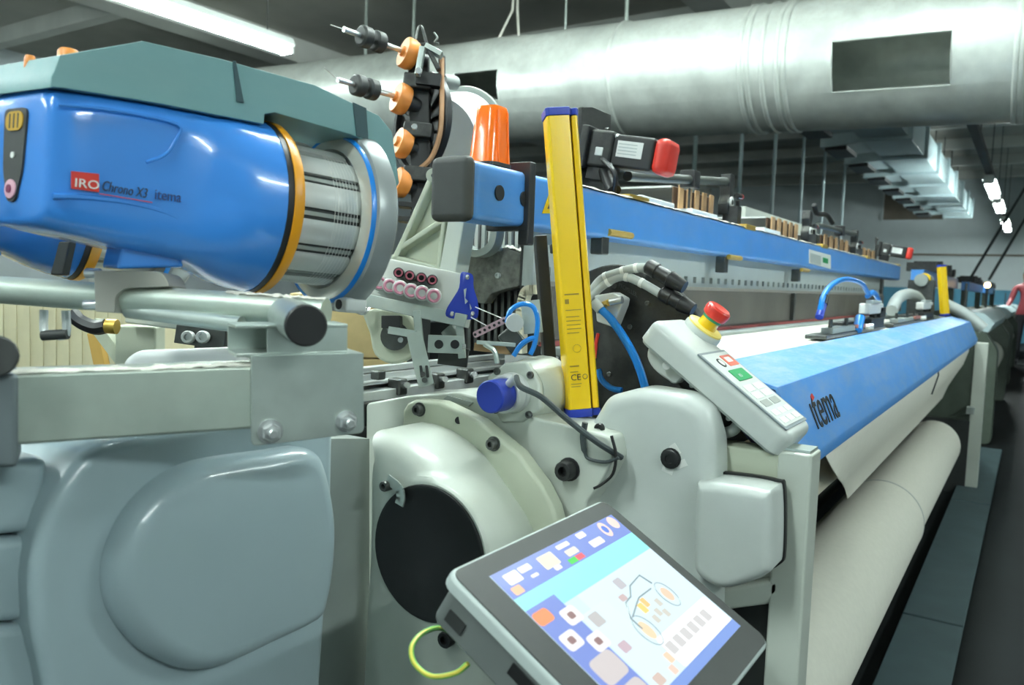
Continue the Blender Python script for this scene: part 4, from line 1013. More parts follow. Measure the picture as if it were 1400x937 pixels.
def bar(p0, p1, wid, thk, name, mt, par, up=None, bev=.001):
    d = (p1 - p0).normalized(); s_ = (FWD - d * FWD.dot(d)).normalized(); n_ = d.cross(s_)
    return B().box((p0 + p1) / 2, ((p1 - p0).length, thk, wid), (d, s_, n_)).obj(name, mt, par, bevel=bev)
bar(PD(498, 410, 1.3), PD(640, 440, 1.27), .02, .03, 'shelf', m_galv, ps)
bar(PD(536, 432, 1.29), PD(536, 449, 1.29), .03, .03, 'motor_block', m_black, ps)
bar(PD(535, 452, 1.27), PD(572, 458, 1.25), .012, .02, 'strap_top', m_galv, ps)
bar(PD(566, 455, 1.24), PD(583, 528, 1.2), .024, .003, 'strap', m_galv, ps)
for py in (512, 520): B().cyl(PD(578 + (py - 512) * .3, py, 1.195), PD(578 + (py - 512) * .3, py, 1.205), .004).obj('screw', m_dsteel, ps)
for dx in (-4, 4): bar(PD(579 + dx, 500, 1.2075), PD(581 + dx, 516, 1.2025), .004, .004, 'strap_slot', m_charcoal, ps)
bar(PD(570, 425, 1.27), PD(575, 480, 1.27), .012, .012, 'post', m_galv, ps)
bar(PD(628, 440, 1.27), PD(632, 490, 1.27), .012, .012, 'post', m_galv, ps)
bar(PD(585, 470, 1.26), PD(634, 472, 1.26), .028, .004, 'hole_plate', m_galv, ps)
for px in (600, 622): B().lathe(PD(px, 471, 1.257), -FWD, [(0, .007), (.001, .007), (.001, 1e-6)], 18).obj('plate_hole', m_black, ps)
B().cyl(PD(632, 474, 1.25), PD(637, 474, 1.25), .004).obj('screw', m_steel, ps)
B().cyl(PD(612, 448, 1.3), PD(622, 460, 1.3), .014).obj('bush', m_plastd, ps)
bar(PD(600, 485, 1.3), PD(640, 490, 1.3), .03, .02, 'lower_block', m_charcoal, ps)
# side casting with round boss left of it
sc = thing('sley_bracket', 'rounded grey green cast bracket below the weft presenter', 'bracket', PD(530, 500, 1.36))
B().prism(cat([PD(x, y, 1.36) for x, y in ((498, 425), (505, 455), (512, 485), (535, 498), (560, 490), (572, 470), (565, 440), (545, 425))], 3, True), FWD * .05).obj('casting', m_castgreen, sc, bevel=.006)
B().lathe(PD(540, 460, 1.352), -FWD, [(0, .024), (.004, .024), (.004, 1e-6)], 24).obj('boss_opening', m_dsteel, sc)
for px, py in ((533, 450), (548, 465)): bolt(PD(px, py, 1.347), -FWD, .005, 'bolt', sc, m_steel)
B().tube(cat([PD(505, 418, 1.34), PD(498, 428, 1.33), PD(486, 424, 1.33), PD(484, 414, 1.34)], 4), .004, 8).obj('hook', m_steel, sc)

# ================================================================= ALUMINIUM RAILS above the housing
ra = thing('rail_profile', 'parallel aluminium rails with small clamp blocks behind the drive housing', 'rails', PY(600, 560, .95))
def xrail(py0, h, w_, y, name, mt, pa=470, pb=690):
    p = PY(560, py0, y); x0, x1 = PY(pa, py0, y).x, PY(pb, py0, y).x
    return B().bx(x0, x1, y, y + w_, p.z - h, p.z).obj(name, mt, ra, bevel=.0012)
xrail(497, .010, .02, .99, 'rail', m_alu); xrail(506, .016, .02, .985, 'rail', m_alu)
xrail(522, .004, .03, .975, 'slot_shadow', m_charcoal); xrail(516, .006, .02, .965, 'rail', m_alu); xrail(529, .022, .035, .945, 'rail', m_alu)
for px, py in ((548, 529), (600, 521), (640, 514)):
    p = PY(px, py, .945); B().box(p + V((0, .008, 0)), (.024, .03, .03)).obj('clamp_block', m_dsteel, ra, bevel=.004, seg=3)
    B().cyl(p + V((.002, -.006, .002)), p + V((-.008, -.022, .006)), .0058, n=12).obj('bolt', m_steel, ra)
p = PY(517, 513, .96); B().box(p, (.02, .02, .016)).obj('clamp_block', m_dsteel, ra, bevel=.003)
bs = thing('base_block', 'dark dusty block under the aluminium rails beside the housing', 'block', PY(520, 580, .95))
B().prism(pol([(494, 552), (575, 543), (575, 580), (494, 585)], PY, .93), (0, .08, 0)).obj('block', m_dsteel, bs, bevel=.003)

# ================================================================= HEALD FRAME END AND FRAME CASTING
ec_ = thing('beam_support_casting', 'grey green triangular casting with ribs holding the blue beam end', 'casting', PX(580, 370, 1.3))
XE = 1.28
edge = [(584, 243), (592, 234), (604, 238), (640, 240), (634, 300), (622, 380), (528, 362), (548, 330)]
B().prism(pol([(586, 250), (634, 246), (618, 378), (532, 360)], PX, XE + .022), (.015, 0, 0)).obj('web', m_castgreen, ec_)
def rib(a, b2, w_): 
    p, q_ = PX(*a, XE), PX(*b2, XE); d = (q_ - p).normalized(); n_ = d.cross(EX).normalized()
    B().box((p + q_) / 2 + EX * .018, ((q_ - p).length + w_ * .6, w_, .036), (d, n_, EX)).obj('rib', m_castgreen, ec_, bevel=.003)
rib((588, 244), (540, 352), .013); rib((590, 236), (640, 236), .013); rib((593, 246), (616, 292), .010); rib((548, 338), (612, 296), .012); rib((606, 300), (598, 368), .010); rib((536, 352), (612, 372), .012)
B().prism(pol([(613, 296), (635, 298), (622, 374), (600, 370)], PX, XE - .004), (.045, 0, 0)).obj('front_leg', m_cast, ec_, bevel=.003)
B().cyl(PX(592, 240, XE - .006), PX(592, 240, XE + .03), .014, n=24).obj('boss', m_castgreen, ec_); B().cyl(PX(592, 240, XE - .007), PX(592, 240, XE), .004).obj('boss_hole', m_dsteel, ec_)
hf = thing('heald_frame_guide', 'dark lint covered heald frame guide plate with steel strips above and below', 'guide', PX(670, 480, 1.45))
m_dusty = mat('dusty_dark_metal', (92, 94, 88), .8, var=.35, scale=70, bump=.6, bscale=160, dust=.6)
XH = 1.42
B().prism(roundpoly(pol([(626, 350), (628, 338), (655, 342), (690, 338), (712, 346), (710, 392), (690, 396), (672, 402), (662, 416), (640, 412), (622, 400)], PX, XH), .006), (.03, 0, 0)).obj('plate', m_dusty, hf, bevel=.003)
for px, py in ((682, 377), (684, 340), (630, 366)): bolt(PX(px, py, XH), -EX, .006, 'bolt', hf, m_pale, h=.008)
for i in range(9):
    px = 640 + i * 9.2
    B().prism(pol([(px, 300), (px + 4.6, 300), (px + 3.6, 345), (px - 1, 345)], PX, XH + .05), (.01, 0, 0)).obj('heald_strip', m_alu if i % 2 else m_pale, hf)
for i in range(9):
    px = 640 + i * 9; B().prism(pol([(px, 398), (px + 4, 398), (px + 3, 480), (px - 1, 480)], PX, XH + .05), (.01, 0, 0)).obj('heald_strip', m_dsteel, hf)
B().bx(XH + .065, XH + .075, PX(735, 300, XH).y, PX(618, 300, XH).y, 1.04, 1.34).obj('dark_backing', m_black, hf)
arc = cat(pol([(634, 332), (643, 343), (656, 347), (670, 342), (678, 330), (681, 308)], PX, XH - .02), 4)
b = B()
for i in range(len(arc) - 1):
    d = (arc[i + 1] - arc[i]); b.box((arc[i] + arc[i + 1]) / 2, (d.length + .003, .016, .03), (d.normalized(), d.normalized().cross(EX), EX))
b.obj('curved_guide', m_plastd, hf, bevel=.001)
b = lint_strip(PX(690, 338, XH), PX(716, 345, XH), EX, EZ, .03, .008, 21, 14); b.obj('lint_tuft', m_lint, hf, kind='stuff')
B().prism(pol([(716, 318), (728, 318), (724, 392), (712, 392)], PX, XH - .02), (.03, 0, 0)).obj('grey_upright', m_pale, hf, bevel=.002)
wr = thing('cream_wear_strip', 'cream coloured curved plastic strip behind the black mounting bar', 'strip', PX(720, 480, 1.35))
sp_ = cat(pol([(735, 396), (722, 398), (716, 412), (713, 440), (712, 482)], PX, 1.34), 4)
b = B()
for i in range(len(sp_) - 1):
    d = sp_[i + 1] - sp_[i]; b.box((sp_[i] + sp_[i + 1]) / 2, (d.length + .003, .018, .02), (d.normalized(), d.normalized().cross(EX), EX))
b.obj('strip', mat('cream_plastic', (226, 220, 196), .5), wr)
# perforated yarn strip, thin blue hoses, small gripper opener
pst = thing('perforated_strip', 'thin pinkish strip with a row of holes slanting behind the encoder', 'strip', PD(665, 462, 1.2))
a_, b2_ = PD(647, 459, 1.2), PD(694, 436, 1.2)
d = (b2_ - a_).normalized(); n_ = d.cross(FWD).normalized()
B().prism(roundpoly([a_ - n_ * .0048, b2_ - n_ * .0048, b2_ + n_ * .0048, a_ + n_ * .0048], .004), FWD * .002).obj('strip', mat('pink_strip', (190, 158, 166), .4), pst)
for i in range(7): p = a_.lerp(b2_, (i + .4) / 7.2); B().lathe(p - FWD * .0004, -FWD, [(0, .0022), (.0004, .0022), (.0004, 1e-6)], 10).obj('hole', m_black, pst)
for p0, p1 in (((648, 420), (672, 438)), ((643, 434), (660, 448))): pass
op_ = thing('gripper_opener', 'small steel and wood gripper opener with blue air hoses behind the encoder', 'mechanism', PD(700, 490, 1.22))
bar(PD(690, 452, 1.22), PD(712, 478, 1.22), .03, .03, 'body', m_dsteel, op_, bev=.003)
bar(PD(650, 474, 1.23), PD(698, 480, 1.22), .012, .02, 'wooden_pad', m_wood, op_)
bar(PD(652, 468, 1.21), PD(705, 472, 1.21), .006, .025, 'steel_plate', m_galv, op_)
B().tube(cat([PD(662, 470, 1.2), PD(676, 480, 1.2), PD(680, 497, 1.2)], 4), .004, 8).obj('lever', m_galv, op_)
B().cyl(PD(702, 440, 1.2), PD(704, 442, 1.18), .013, n=18).obj('pivot', m_alu, op_)
bar(PD(714, 435, 1.22), PD(740, 432, 1.22), .05, .004, 'side_plate', m_galv, op_)
for pts in (((693, 442), (698, 425), (713, 416), (729, 420), (735, 440), (731, 470), (725, 485)), ((702, 487), (712, 472), (724, 464), (733, 462))): B().tube(cat([PD(x, y, 1.19) for x, y in pts], 5), .0038, 8).obj('air_hose', m_hose, op_)
for p0, p1 in (((650, 420), (690, 437)), ((644, 434), (668, 447))): B().cyl(PD(*p0, 1.24), PD(*p1, 1.21), .0008, n=5).obj('yarn', m_white, op_)

# ================================================================= BLACK SLEY DISC and hoses behind the pendant
bdk = thing('sley_drive_disc', 'black metal drive plate with rounded rim between light curtain and button box', 'plate', PX(880, 540, 1.25))
XD = 1.26
od = [(800, 372), (830, 362), (860, 364), (895, 378), (925, 398), (950, 425), (965, 460), (968, 520), (955, 620), (800, 620)]
OD = cat(pol(od, PX, XD)[:8], 4) + pol(od, PX, XD)[8:]
B().prism(OD, (.025, 0, 0)).obj('plate', m_blackm, bdk, bevel=.004)
for px, py in ((840, 391), (885, 415), (861, 447), (900, 397), (833, 512)): bolt(PX(px, py, XD), -EX, .0045, 'bolt', bdk, m_dsteel, h=.002)
mk_ = text('PROPELLER', .0105, PX(846, 392, XD - .0006), PX(875, 409, XD) - PX(846, 392, XD), EZ, mat('stamp_grey', (80, 84, 84), .5), bdk, 'stamped_lettering', sx=.72)
gh = thing('grey_hose_pair', 'two grey ribbed cable hoses ending in black connectors above the black plate', 'hoses', PX(880, 400, 1.24))
for pts in (((806, 402), (822, 382), (845, 373), (868, 367), (890, 366)), ((806, 408), (825, 390), (850, 378), (875, 386), (905, 403))):
    path = cat(pol(pts, PX, 1.23), 5); B().tube(path, .0075, 10).obj('hose', m_ghose, gh)
    for k in (6, 11, 15): B().tube([path[k] , path[k] + (path[k + 1] - path[k]).normalized() * .006], .0082, 10).obj('hose_band', m_white, gh)
for a_, b2_ in (((884, 363), (936, 393)), ((903, 400), (948, 424))):
    p, q_ = PX(*a_, 1.23), PX(*b2_, 1.23); B().lathe(p, q_ - p, [(0, .009), (.004, .013), (.02, .0135), (.022, .0115), ((q_ - p).length * .6, .0125), ((q_ - p).length * .62, .0145), ((q_ - p).length, .0105)], 12).obj('connector', m_black, gh)
bh = thing('blue_air_hose', 'thick bright blue air hose curving down beside the black plate', 'hose', PX(870, 540, 1.2))
path = cat(pol([(818, 420), (835, 436), (855, 465), (872, 498), (884, 540), (886, 575)], PX, 1.2), 5); B().tube(path, .0068, 12).obj('hose', m_hose, bh)
B().cyl(PX(812, 413, 1.2), PX(822, 424, 1.2), .009, n=14).obj('fitting', m_ghose, bh)
b2h = cat(pol([(818, 505), (823, 520), (836, 531), (850, 534)], PX, 1.2), 5); B().tube(b2h, .005, 10).obj('lower_hose', m_hose, bh)
vb = thing('valve_block', 'small silver valve block with brass nut by the blue hose', 'valve', PX(830, 440, 1.22))
B().prism(pol([(812, 404), (838, 400), (852, 408), (850, 418), (838, 448), (815, 440)], PX, 1.215), (.03, 0, 0)).obj('block', m_alu, vb, bevel=.003)
B().cyl(PX(826, 416, 1.21), PX(832, 414, 1.2), .006, n=6).obj('brass_nut', m_brass, vb); B().cyl(PX(834, 413, 1.2), PX(851, 410, 1.2), .006, n=12).obj('spindle', m_steel, vb)
B().tube(cat(pol([(818, 456), (815, 470), (813, 490)], PX, 1.2), 4), .003, 6).obj('red_wire', m_red, vb)

# ================================================================= CREEL with tension wheels
cr = thing('yarn_creel_post', 'black creel post with orange tension discs and roller rods', 'creel', PD(575, 300, 1.95))
dC = 1.95
P5 = PD(565, 200, dC)
bar(PD(572, 62, dC), PD(578, 300, dC), .05, .04, 'post', m_black, cr, bev=.004)
for py in (112, 178, 238): bar(PD(553, py, dC - .02), PD(592, py + 4, dC - .02), .035, .05, 'joint_block', m_blackm, cr, bev=.004)
wa = hdir(46, -4)                      # rods point towards the feeders
def disc(px, py, r_, d_):
    p = PD(px, py, d_); a_ = -(hdir(60, -16)); 
    o = B().lathe(p, a_, [(-.03, r_ * .9), (-.02, r_), (-.004, r_), (0, r_ * .93), (0, r_ * .35), (.006, r_ * .3), (.006, 1e-6)], 28).obj('tension_disc', m_orange, cr)
    B().lathe(p, a_, [(-.032, r_ * .55), (-.06, r_ * .5)], 16).obj('disc_hub', m_black, cr); return p, a_
for (px, py, tip, r1, r2, tail) in ((551, 70, (470, 40), (498, 51), (514, 60), (452, 34)), (541, 132, (462, 109), (488, 115), (505, 123), (443, 92))):
    p, a_ = disc(px, py, .037, dC - .04)
    q_ = PD(*tip, dC - .17); B().cyl(p, q_, .0065, n=10).obj('rod', m_steel, cr)
    for kf in (.66, .44):
        dd = (q_ - p).normalized(); c = p.lerp(q_, kf)
        B().lathe(c - dd * .014, dd, [(0, .012), (0, .019), (.004, .024), (.024, .024), (.028, .019), (.028, .012)], 20).obj('rubber_roller', m_charcoal, cr)
    B().tube(cat([q_, PD(*tail, dC - .2)], 3), .0012, 5).obj('yarn_end', m_white, cr)
disc(543, 193, .036, dC - .03); disc(541, 247, .036, dC - .03)
bar(PD(578, 66, dC - .06), PD(571, 104, dC - .06), .012, .03, 'bracket_arm', m_galv, cr); bar(PD(582, 64, dC - .05), PD(604, 76, dC - .05), .012, .03, 'bracket_arm', m_galv, cr)
bar(PD(585, 66, dC - .05), PD(600, 96, dC - .05), .01, .02, 'bracket_arm', m_blackm, cr); bar(PD(570, 108, dC - .04), PD(603, 112, dC - .04), .03, .03, 'bracket_foot', m_black, cr)
B().tube(cat([PD(568, 62, dC - .04), PD(572, 40, dC - .04), PD(577, 38, dC - .04), PD(584, 62, dC - .04)], 4), .004, 6).obj('wire_eye', m_dsteel, cr)
bolt(PD(573, 98, dC - .08), -FWD, .008, 'bolt', cr, m_steel); bolt(PD(567, 174, dC - .08), -FWD, .007, 'bolt', cr, m_steel)
B().tube(cat([PD(593, 45, dC), PD(598, 52, dC), PD(594, 58, dC), PD(600, 60, dC)], 3), .003, 6).obj('spring', m_dsteel, cr)
lp0 = PD(577, 290, dC + .03); B().bx(lp0.x - .02, lp0.x + .02, lp0.y - .02, lp0.y + .02, 0, lp0.z).obj('lower_post', m_charcoal, cr)
for py in (250, 270): bar(PD(545, py + 30, dC), PD(590, py + 34, dC), .012, .04, 'cross_strip', m_black, cr)
wl_ = thing('creel_wheel', 'large black spoked wheel with tan hose on its rim behind the creel post', 'wheel', PD(582, 240, 2.02))
wc = PD(578, 170, 2.02); wax = -hdir(52, -2); _, wu, ww = frame_of(wax, EZ)
RW = .128
B().lathe(wc, wax, [(-.004, RW - .012), (-.004, RW), (.01, RW), (.014, RW - .004), (.014, RW - .016), (0, RW - .018)], 56, EZ).obj('rim', m_black, wl_)
B().lathe(wc, wax, [(-.01, .03), (.02, .03), (.02, 1e-6)], 24, EZ).obj('hub', m_black, wl_)
for k in range(12):
    q_ = math.radians(k * 30 + 8); d = wu * math.cos(q_) + ww * math.sin(q_)
    B().box(wc + d * (RW * .53), (RW * .78, .006, .018), (d, wax.cross(d), wax)).obj('spoke', m_charcoal, wl_)
B().lathe(wc, wax, [(-.012, .02), (-.012, RW - .013), (-.009, RW - .013), (-.009, .02)], 48, EZ).obj('wheel_web', m_blackm, wl_)
hp_ = cat([PD(604, 80, 1.93), PD(604, 110, 1.92), PD(604, 150, 1.91), PD(601, 185, 1.91), PD(590, 215, 1.92), PD(572, 232, 1.93), PD(556, 238, 1.94)], 5); B().tube(hp_, .006, 8).obj('tan_hose', mat('tan_hose', (176, 134, 98), .5, var=.08), wl_)
B().cyl(PD(604, 78, 1.965), PD(604, 104, 1.96), .009, n=12).obj('hose_sleeve', m_charcoal, wl_)
B().cyl(PD(604, 110, 2.06), PD(622, 114, 2.1), .018, n=18).obj('grey_cylinder', m_plastd, wl_)
cp = thing('yarn_package', 'white yarn cone with grey end disc between creel wheel and beacon', 'yarn cone', PD(620, 230, 2.2))
c0_, c1_ = PD(596, 190, 2.15), PD(636, 172, 2.45)
B().lathe(c1_, c0_ - c1_, [(0, .085), (.01, .1), ((c0_ - c1_).length * .9, .115), ((c0_ - c1_).length, .11), ((c0_ - c1_).length, .02)], 40).obj('yarn_cone', mat('white_yarn', (232, 234, 232), .8, var=.02, bump=.1, bscale=500), cp)
B().lathe(c1_, c0_ - c1_, [(-.02, .02), (-.02, .115), (0, .115), (0, .02)], 40).obj('end_disc', m_plastd, cp)
# ================================================================= MOTOR AND RODS ON THE BEAM
def servo(px, py, dY, sc_, lab, full=True):
    """servo motor lying on the beam; axis points to the weaver"""
    o = PY(px, py, dY); ax = V((.05, -1, -.16)).normalized(); a_, u_, w_ = frame_of(ax, EZ)
    t = thing('servo_motor', lab, 'motor', (o.x, o.y, 1.403), 'servo motors on the beam')
    f_ = (w_, u_, a_)
    def s(c, sz, name, mt, bev=.003, par=t): return B().box(o + a_ * c[2] * sc_ + u_ * c[1] * sc_ + w_ * c[0] * sc_, tuple(x * sc_ for x in sz), f_).obj(name, mt, par, bevel=bev * sc_)
    s((0, 0, .035), (.062, .062, .085), 'motor_body', m_black, .006); s((0, 0, -.03), (.07, .07, .05), 'gear_box', m_blackm, .006)
    s((0, 0, .092), (.066, .066, .032), 'red_end_cap', m_red, .012)
    s((0, 0, -.062), (.09, .08, .016), 'mounting_flange', m_blackm)
    for i in (-1, 1):
        for j in (-1, 1): bolt(o + a_ * (-.004) * sc_ + u_ * (j * .026 * sc_) + w_ * (i * .026 * sc_), a_, .005 * sc_, 'bolt', t, m_alu)
    side = -1 if w_.x > 0 else 1
    lb = s((side * .0318, .004, .03), (.001, .03, .052), 'label_plate', m_white, .0002)
    for k in range(4): s((side * .0326, .013 - k * .006, .026), (.0003, .0018, .038), 'print_line', m_pale, 0, lb)
    s((side * .0355, -.006, -.03), (.003, .016, .016), 'screw', m_alu, .005)
    s((0, -.045, -.03), (.05, .03, .05), 'foot', m_black)
    # upright plate behind, with bolts
    PL = [PY(x_, y_, .95) for x_, y_ in ((796, 146), (810, 146), (836, 157), (836, 216), (796, 216))] if full else [V((o.x + a_2, .95, z_2)) for a_2, z_2 in ((-.06, o.z + .09), (-.03, o.z + .09), (-.02, o.z), (-.02, 1.40), (-.06, 1.40))]
    if full: PL[3].z = PL[4].z = 1.395
    B().prism(PL, (0, .012, 0)).obj('upright_plate', m_blackm, t, bevel=.002)
    for z in (.0, .045): bolt((PL[2].x - .03, .949, o.z + z + .03), -EY, .006 * sc_, 'bolt', t, m_dsteel)
    if full:
        B().cyl(o + V((-.02, .03, -.045)), (o.x - .05, o.y - .01, 1.42), .018, n=14).obj('cable_plug', m_black, t)
        B().tube(cat([(o.x - .05, o.y - .01, 1.42), (o.x - .07, o.y - .02, 1.46), (o.x - .04, o.y + .03, 1.5)], 4), .006, 8).obj('cable', m_black, t)
    B().bx(o.x - .05 * sc_, o.x + .04 * sc_, .803, .9, 1.403, 1.412).obj('base_plate', m_brass, t)
    return t
servo(849, 209, .86, 1.25, 'black servo motor with red end cap standing behind the yellow light curtain')
servo(1219, 343, .86, 1.25, 'distant small black servo motor at the far end of the blue beam', False)
def slats(pxs, px0, pyt, pyb, yy, lab):
    """comb of wooden slats: heald frame tops standing behind the beam"""
    x0, x1 = PY(pxs, pyt, yy).x, PY(px0, pyt, yy).x
    t = thing('slat_comb', lab, 'wooden comb', ((x0 + x1) / 2, yy, 1.40), 'wooden slat combs behind the beam')
    zt_ = PY(pxs, pyt, yy).z; n = 5; st = (x1 - x0) / n
    for i in range(n): B().bx(x0 + i * st, x0 + i * st + st * .5, yy, yy + .006, 1.40, zt_).obj('slat', m_wood, t, bevel=.001)
    B().bx(x0, x1 + .02, yy + .02, yy + .026, .96, zt_ - .004).obj('back_board', mat('slat_gap', (84, 62, 44), .7), t)
    B().bx(x0, x1, yy + .03, yy + .3, zt_ - .006, zt_).obj('white_top', m_white, t)
slats(930, 982, 253, 290, .95, 'first and largest wooden slat comb, left of the near black clamp')
slats(1056, 1096, 296, 318, .95, 'second wooden slat comb in the middle of the blue beam')
slats(1128, 1164, 320, 338, .95, 'third wooden slat comb beside the small white sign')
slats(1166, 1200, 334, 345, .95, 'last wooden slat comb near the far motor')
def clamp(px, py, yy, sc_, lab, rod=None):
    o = PY(px, py, yy); t = thing('rod_clamp', lab, 'clamp', (o.x, yy, 1.40), 'black rod clamps on the beam')
    P = [(-.022, -.055), (.02, -.05), (.026, -.01), (.018, .012), (.03, .035), (.022, .06), (-.012, .062), (-.018, .03), (-.012, 0), (-.026, -.02)]
    B().prism(roundpoly([o + V((x * sc_, 0, z * sc_)) for x, z in P], .005 * sc_), (0, .03 * sc_, 0)).obj('body', m_blackm, t, bevel=.002)
    B().lathe(o + V((0, 0, -.018 * sc_)), -EY, [(-.002, .016 * sc_), (.003 * sc_, .016 * sc_), (.004 * sc_, .014 * sc_), (.004 * sc_, 1e-6)], 20).obj('white_bush', m_white, t)
    B().lathe(o + V((0, -.004 * sc_, -.018 * sc_)), -EY, [(0, .008 * sc_), (.002 * sc_, .006 * sc_), (.002 * sc_, 1e-6)], 16).obj('bush_hole', m_black, t)
    B().cyl(o + V((.02 * sc_, -.01, .004)), o + V((.055 * sc_, -.01, .004)), .008 * sc_, n=12).obj('pin', m_black, t); B().cyl(o + V((.055 * sc_, -.01, .004)), o + V((.064 * sc_, -.01, .004)), .008 * sc_, n=12).obj('red_tip', m_red, t)
    B().tube(cat([o + V((.045 * sc_, -.005, -.01)), o + V((.05 * sc_, -.005, -.035 * sc_)), o + V((.04 * sc_, -.005, -.055 * sc_))], 4), .006 * sc_, 8).obj('cable', m_black, t)
    B().bx(o.x - .02 * sc_, o.x + .07 * sc_, .797, .83, 1.396, 1.412).obj('brass_foot', m_brass, t, bevel=.002)
    B().bx(o.x - .02, o.x + .02, .83, yy + .02, 1.403, o.z - .03 * sc_).obj('stand', m_blackm, t)
    if rod:
        a_ = PY(*rod, yy + .02)
        B().cyl(o + V((0, .015, .04 * sc_)), a_, .0115 * sc_, n=14).obj('rod', mat('rod_steel', (86, 90, 86), .4, metal=.5), t)
        m_ = o.lerp(a_, .42) + V((0, .015, .04 * sc_ * .6)); B().box(m_ + V((0, 0, -.0)), (.045 * sc_, .04 * sc_, .045 * sc_)).obj('rod_block', m_black, t, bevel=.004)
        B().cyl(m_ + V((0, 0, -.02)), (m_.x, m_.y, 1.405), .004, n=8).obj('rod_foot', m_dsteel, t)
clamp(1000, 268, .86, 1.15, 'near black rod clamp with white bush beside the first slat comb', (858, 241))
clamp(1108, 310, .86, 1.15, 'middle black rod clamp beside the second slat comb', None)
clamp(1172, 332, .86, 1.15, 'far black rod clamp beside the third slat comb', (1118, 308))
lp_ = thing('pale_beam', 'pale grey horizontal beam standing behind the middle clamp', 'beam', PY(1070, 300, 1.3))
p, q_ = PY(1020, 282, 1.3), PY(1118, 292, 1.3); B().bx(p.x, q_.x, 1.3, 1.36, 1.40, p.z).obj('beam', m_cast, lp_, bevel=.004)
B().bx(p.x + .1, p.x + .16, 1.3, 1.36, .9, 1.405).obj('post', m_cast, lp_)
B().tube(cat([PY(1113, 280, .9), PY(1117, 292, .9), PY(1130, 294, .9), PY(1138, 305, .9)], 4), .012, 8).obj('hook_arm', m_black, label='black bent hook arm above the second slat comb', cat='hook')
for i, px in enumerate((880, 945, 1040)):
    o = PY(px, 268 + (px - 880) * .27, .9); B().bx(o.x - .12, o.x + .1, .85, .99, 1.404, 1.43).obj('white_pad', m_white, bevel=.004, label='%s white plastic pad lying on the blue beam' % ('nearest', 'middle', 'farthest')[i], cat='pad', group='white pads on the beam')
for px, py in ((836, 268), (1010, 313), (1022, 316)):
    pass

# ================================================================= TEMPLES AND CUTTERS ON THE CLOTH
def temple(px0, py0, px1, py1, yy, sc_, lab, hose=True):
    a_, b2_ = PY(px0, py0, yy), PY(px1, py1, yy); t = thing('weft_cutter', lab, 'cutter', (a_.x, yy, 1.062), 'cutters lying on the cloth')
    L = b2_.x - a_.x; z0 = 1.065
    def bb(u0, u1, y0, y1, h0, h1, name, mt, bev=.002): return B().bx(a_.x + L * u0, a_.x + L * u1, yy + y0, yy + y1, z0 + h0, z0 + h1).obj(name, mt, t, bevel=bev)
    bb(.0, 1, -.03, .03, 0, .012, 'base', m_dsteel); bb(.1, .45, -.025, .01, .012, .03, 'jaw', m_plastd); bb(.3, .62, -.01, .03, .012, .04, 'body', m_blackm); bb(.68, .95, -.03, .03, .012, .045, 'rear_body', m_black)
    bb(.42, .55, -.035, -.02, .02, .032, 'red_spring', mat('spring_red', (170, 110, 100), .5), .001); bb(.7, .98, -.02, .02, .06, .1, 'white_valve', m_white, .006); bb(.72, .9, -.025, .0, .1, .112, 'valve_top', m_pale)
    bb(.92, 1.04, -.02, .02, .045, .085, 'valve_end', m_blackm)
    for u in (.12, .34, .5, .85): B().cyl((a_.x + L * u, yy - .012, z0 + .03), (a_.x + L * u, yy - .012, z0 + .055), .006, n=10).obj('bolt', m_dsteel, t)
    for u in (.58, .64): B().cyl((a_.x + L * u, yy - .03, z0 + .02), (a_.x + L * u, yy - .045, z0 + .02), .010, n=12).obj('roller', m_alu, t)
    return t, a_, L
t1, ta, tL = temple(1116, 446, 1200, 446, .52, 1, 'near weft cutter with white valve and blue hose arch on the cloth')
hz = .52
path = cat([PY(1121, 430, hz), PY(1126, 405, hz), PY(1140, 388, hz), PY(1158, 382, hz), PY(1178, 388, hz), PY(1187, 402, hz)], 6); B().tube(path, .0085, 10).obj('hose_arch', m_hose, t1)
B().cyl(PY(1120, 434, hz), PY(1126, 412, hz), .012, n=12).obj('hose_plug', m_dblue, t1); B().cyl(PY(1125, 416, hz), PY(1127, 405, hz), .014, n=12).obj('plug_nut', m_black, t1)
B().cyl(PY(1172, 452, hz - .03), PY(1176, 434, hz - .03), .016, n=12).obj('blue_cylinder', m_hose, t1)
B().tube(cat([PY(1186, 405, hz), PY(1194, 400, hz), PY(1200, 410, hz), PY(1199, 432, hz)], 5), .010, 8).obj('hose_loop', m_hose, t1)
t2, ta2, tL2 = temple(1212, 437, 1270, 432, .52, 1, 'far weft cutter with thick grey hose near the loom end')
B().tube(cat([PY(1219, 425, .6), PY(1228, 408, .6), PY(1243, 402, .6), PY(1256, 408, .6), PY(1262, 422, .6)], 6), .03, 10).obj('grey_hose', m_pale, t2)
fm = thing('far_drive_unit', 'grey drive motor with yellow knob at the far end of the loom', 'motor', (5.75, .6, 1.06))
B().cyl((5.75, .62, 1.30), (6.15, .62, 1.30), .04, n=20).obj('motor', m_plastd, fm); B().bx(5.8, 5.92, .55, .7, 1.06, 1.3).obj('stand', m_dsteel, fm)
p = PX(1264, 381, 5.8); B().cyl(p, p + V((.06, 0, 0)), .035, n=16).obj('yellow_knob', m_yellow, fm); B().cyl(p + V((.03, 0, -.03)), (p.x + .03, p.y, 1.02), .03, n=10).obj('post', m_dsteel, fm)
B().bx(5.7, 6.1, .34, .84, .0, 1.06).obj('gear_case', m_darkg, fm, bevel=.02)
B().tube(cat([PX(1290, 415, 5.7), PX(1320, 430, 5.7), PX(1345, 450, 5.7)], 4), .035, 10).obj('white_pipe', m_pale, fm)

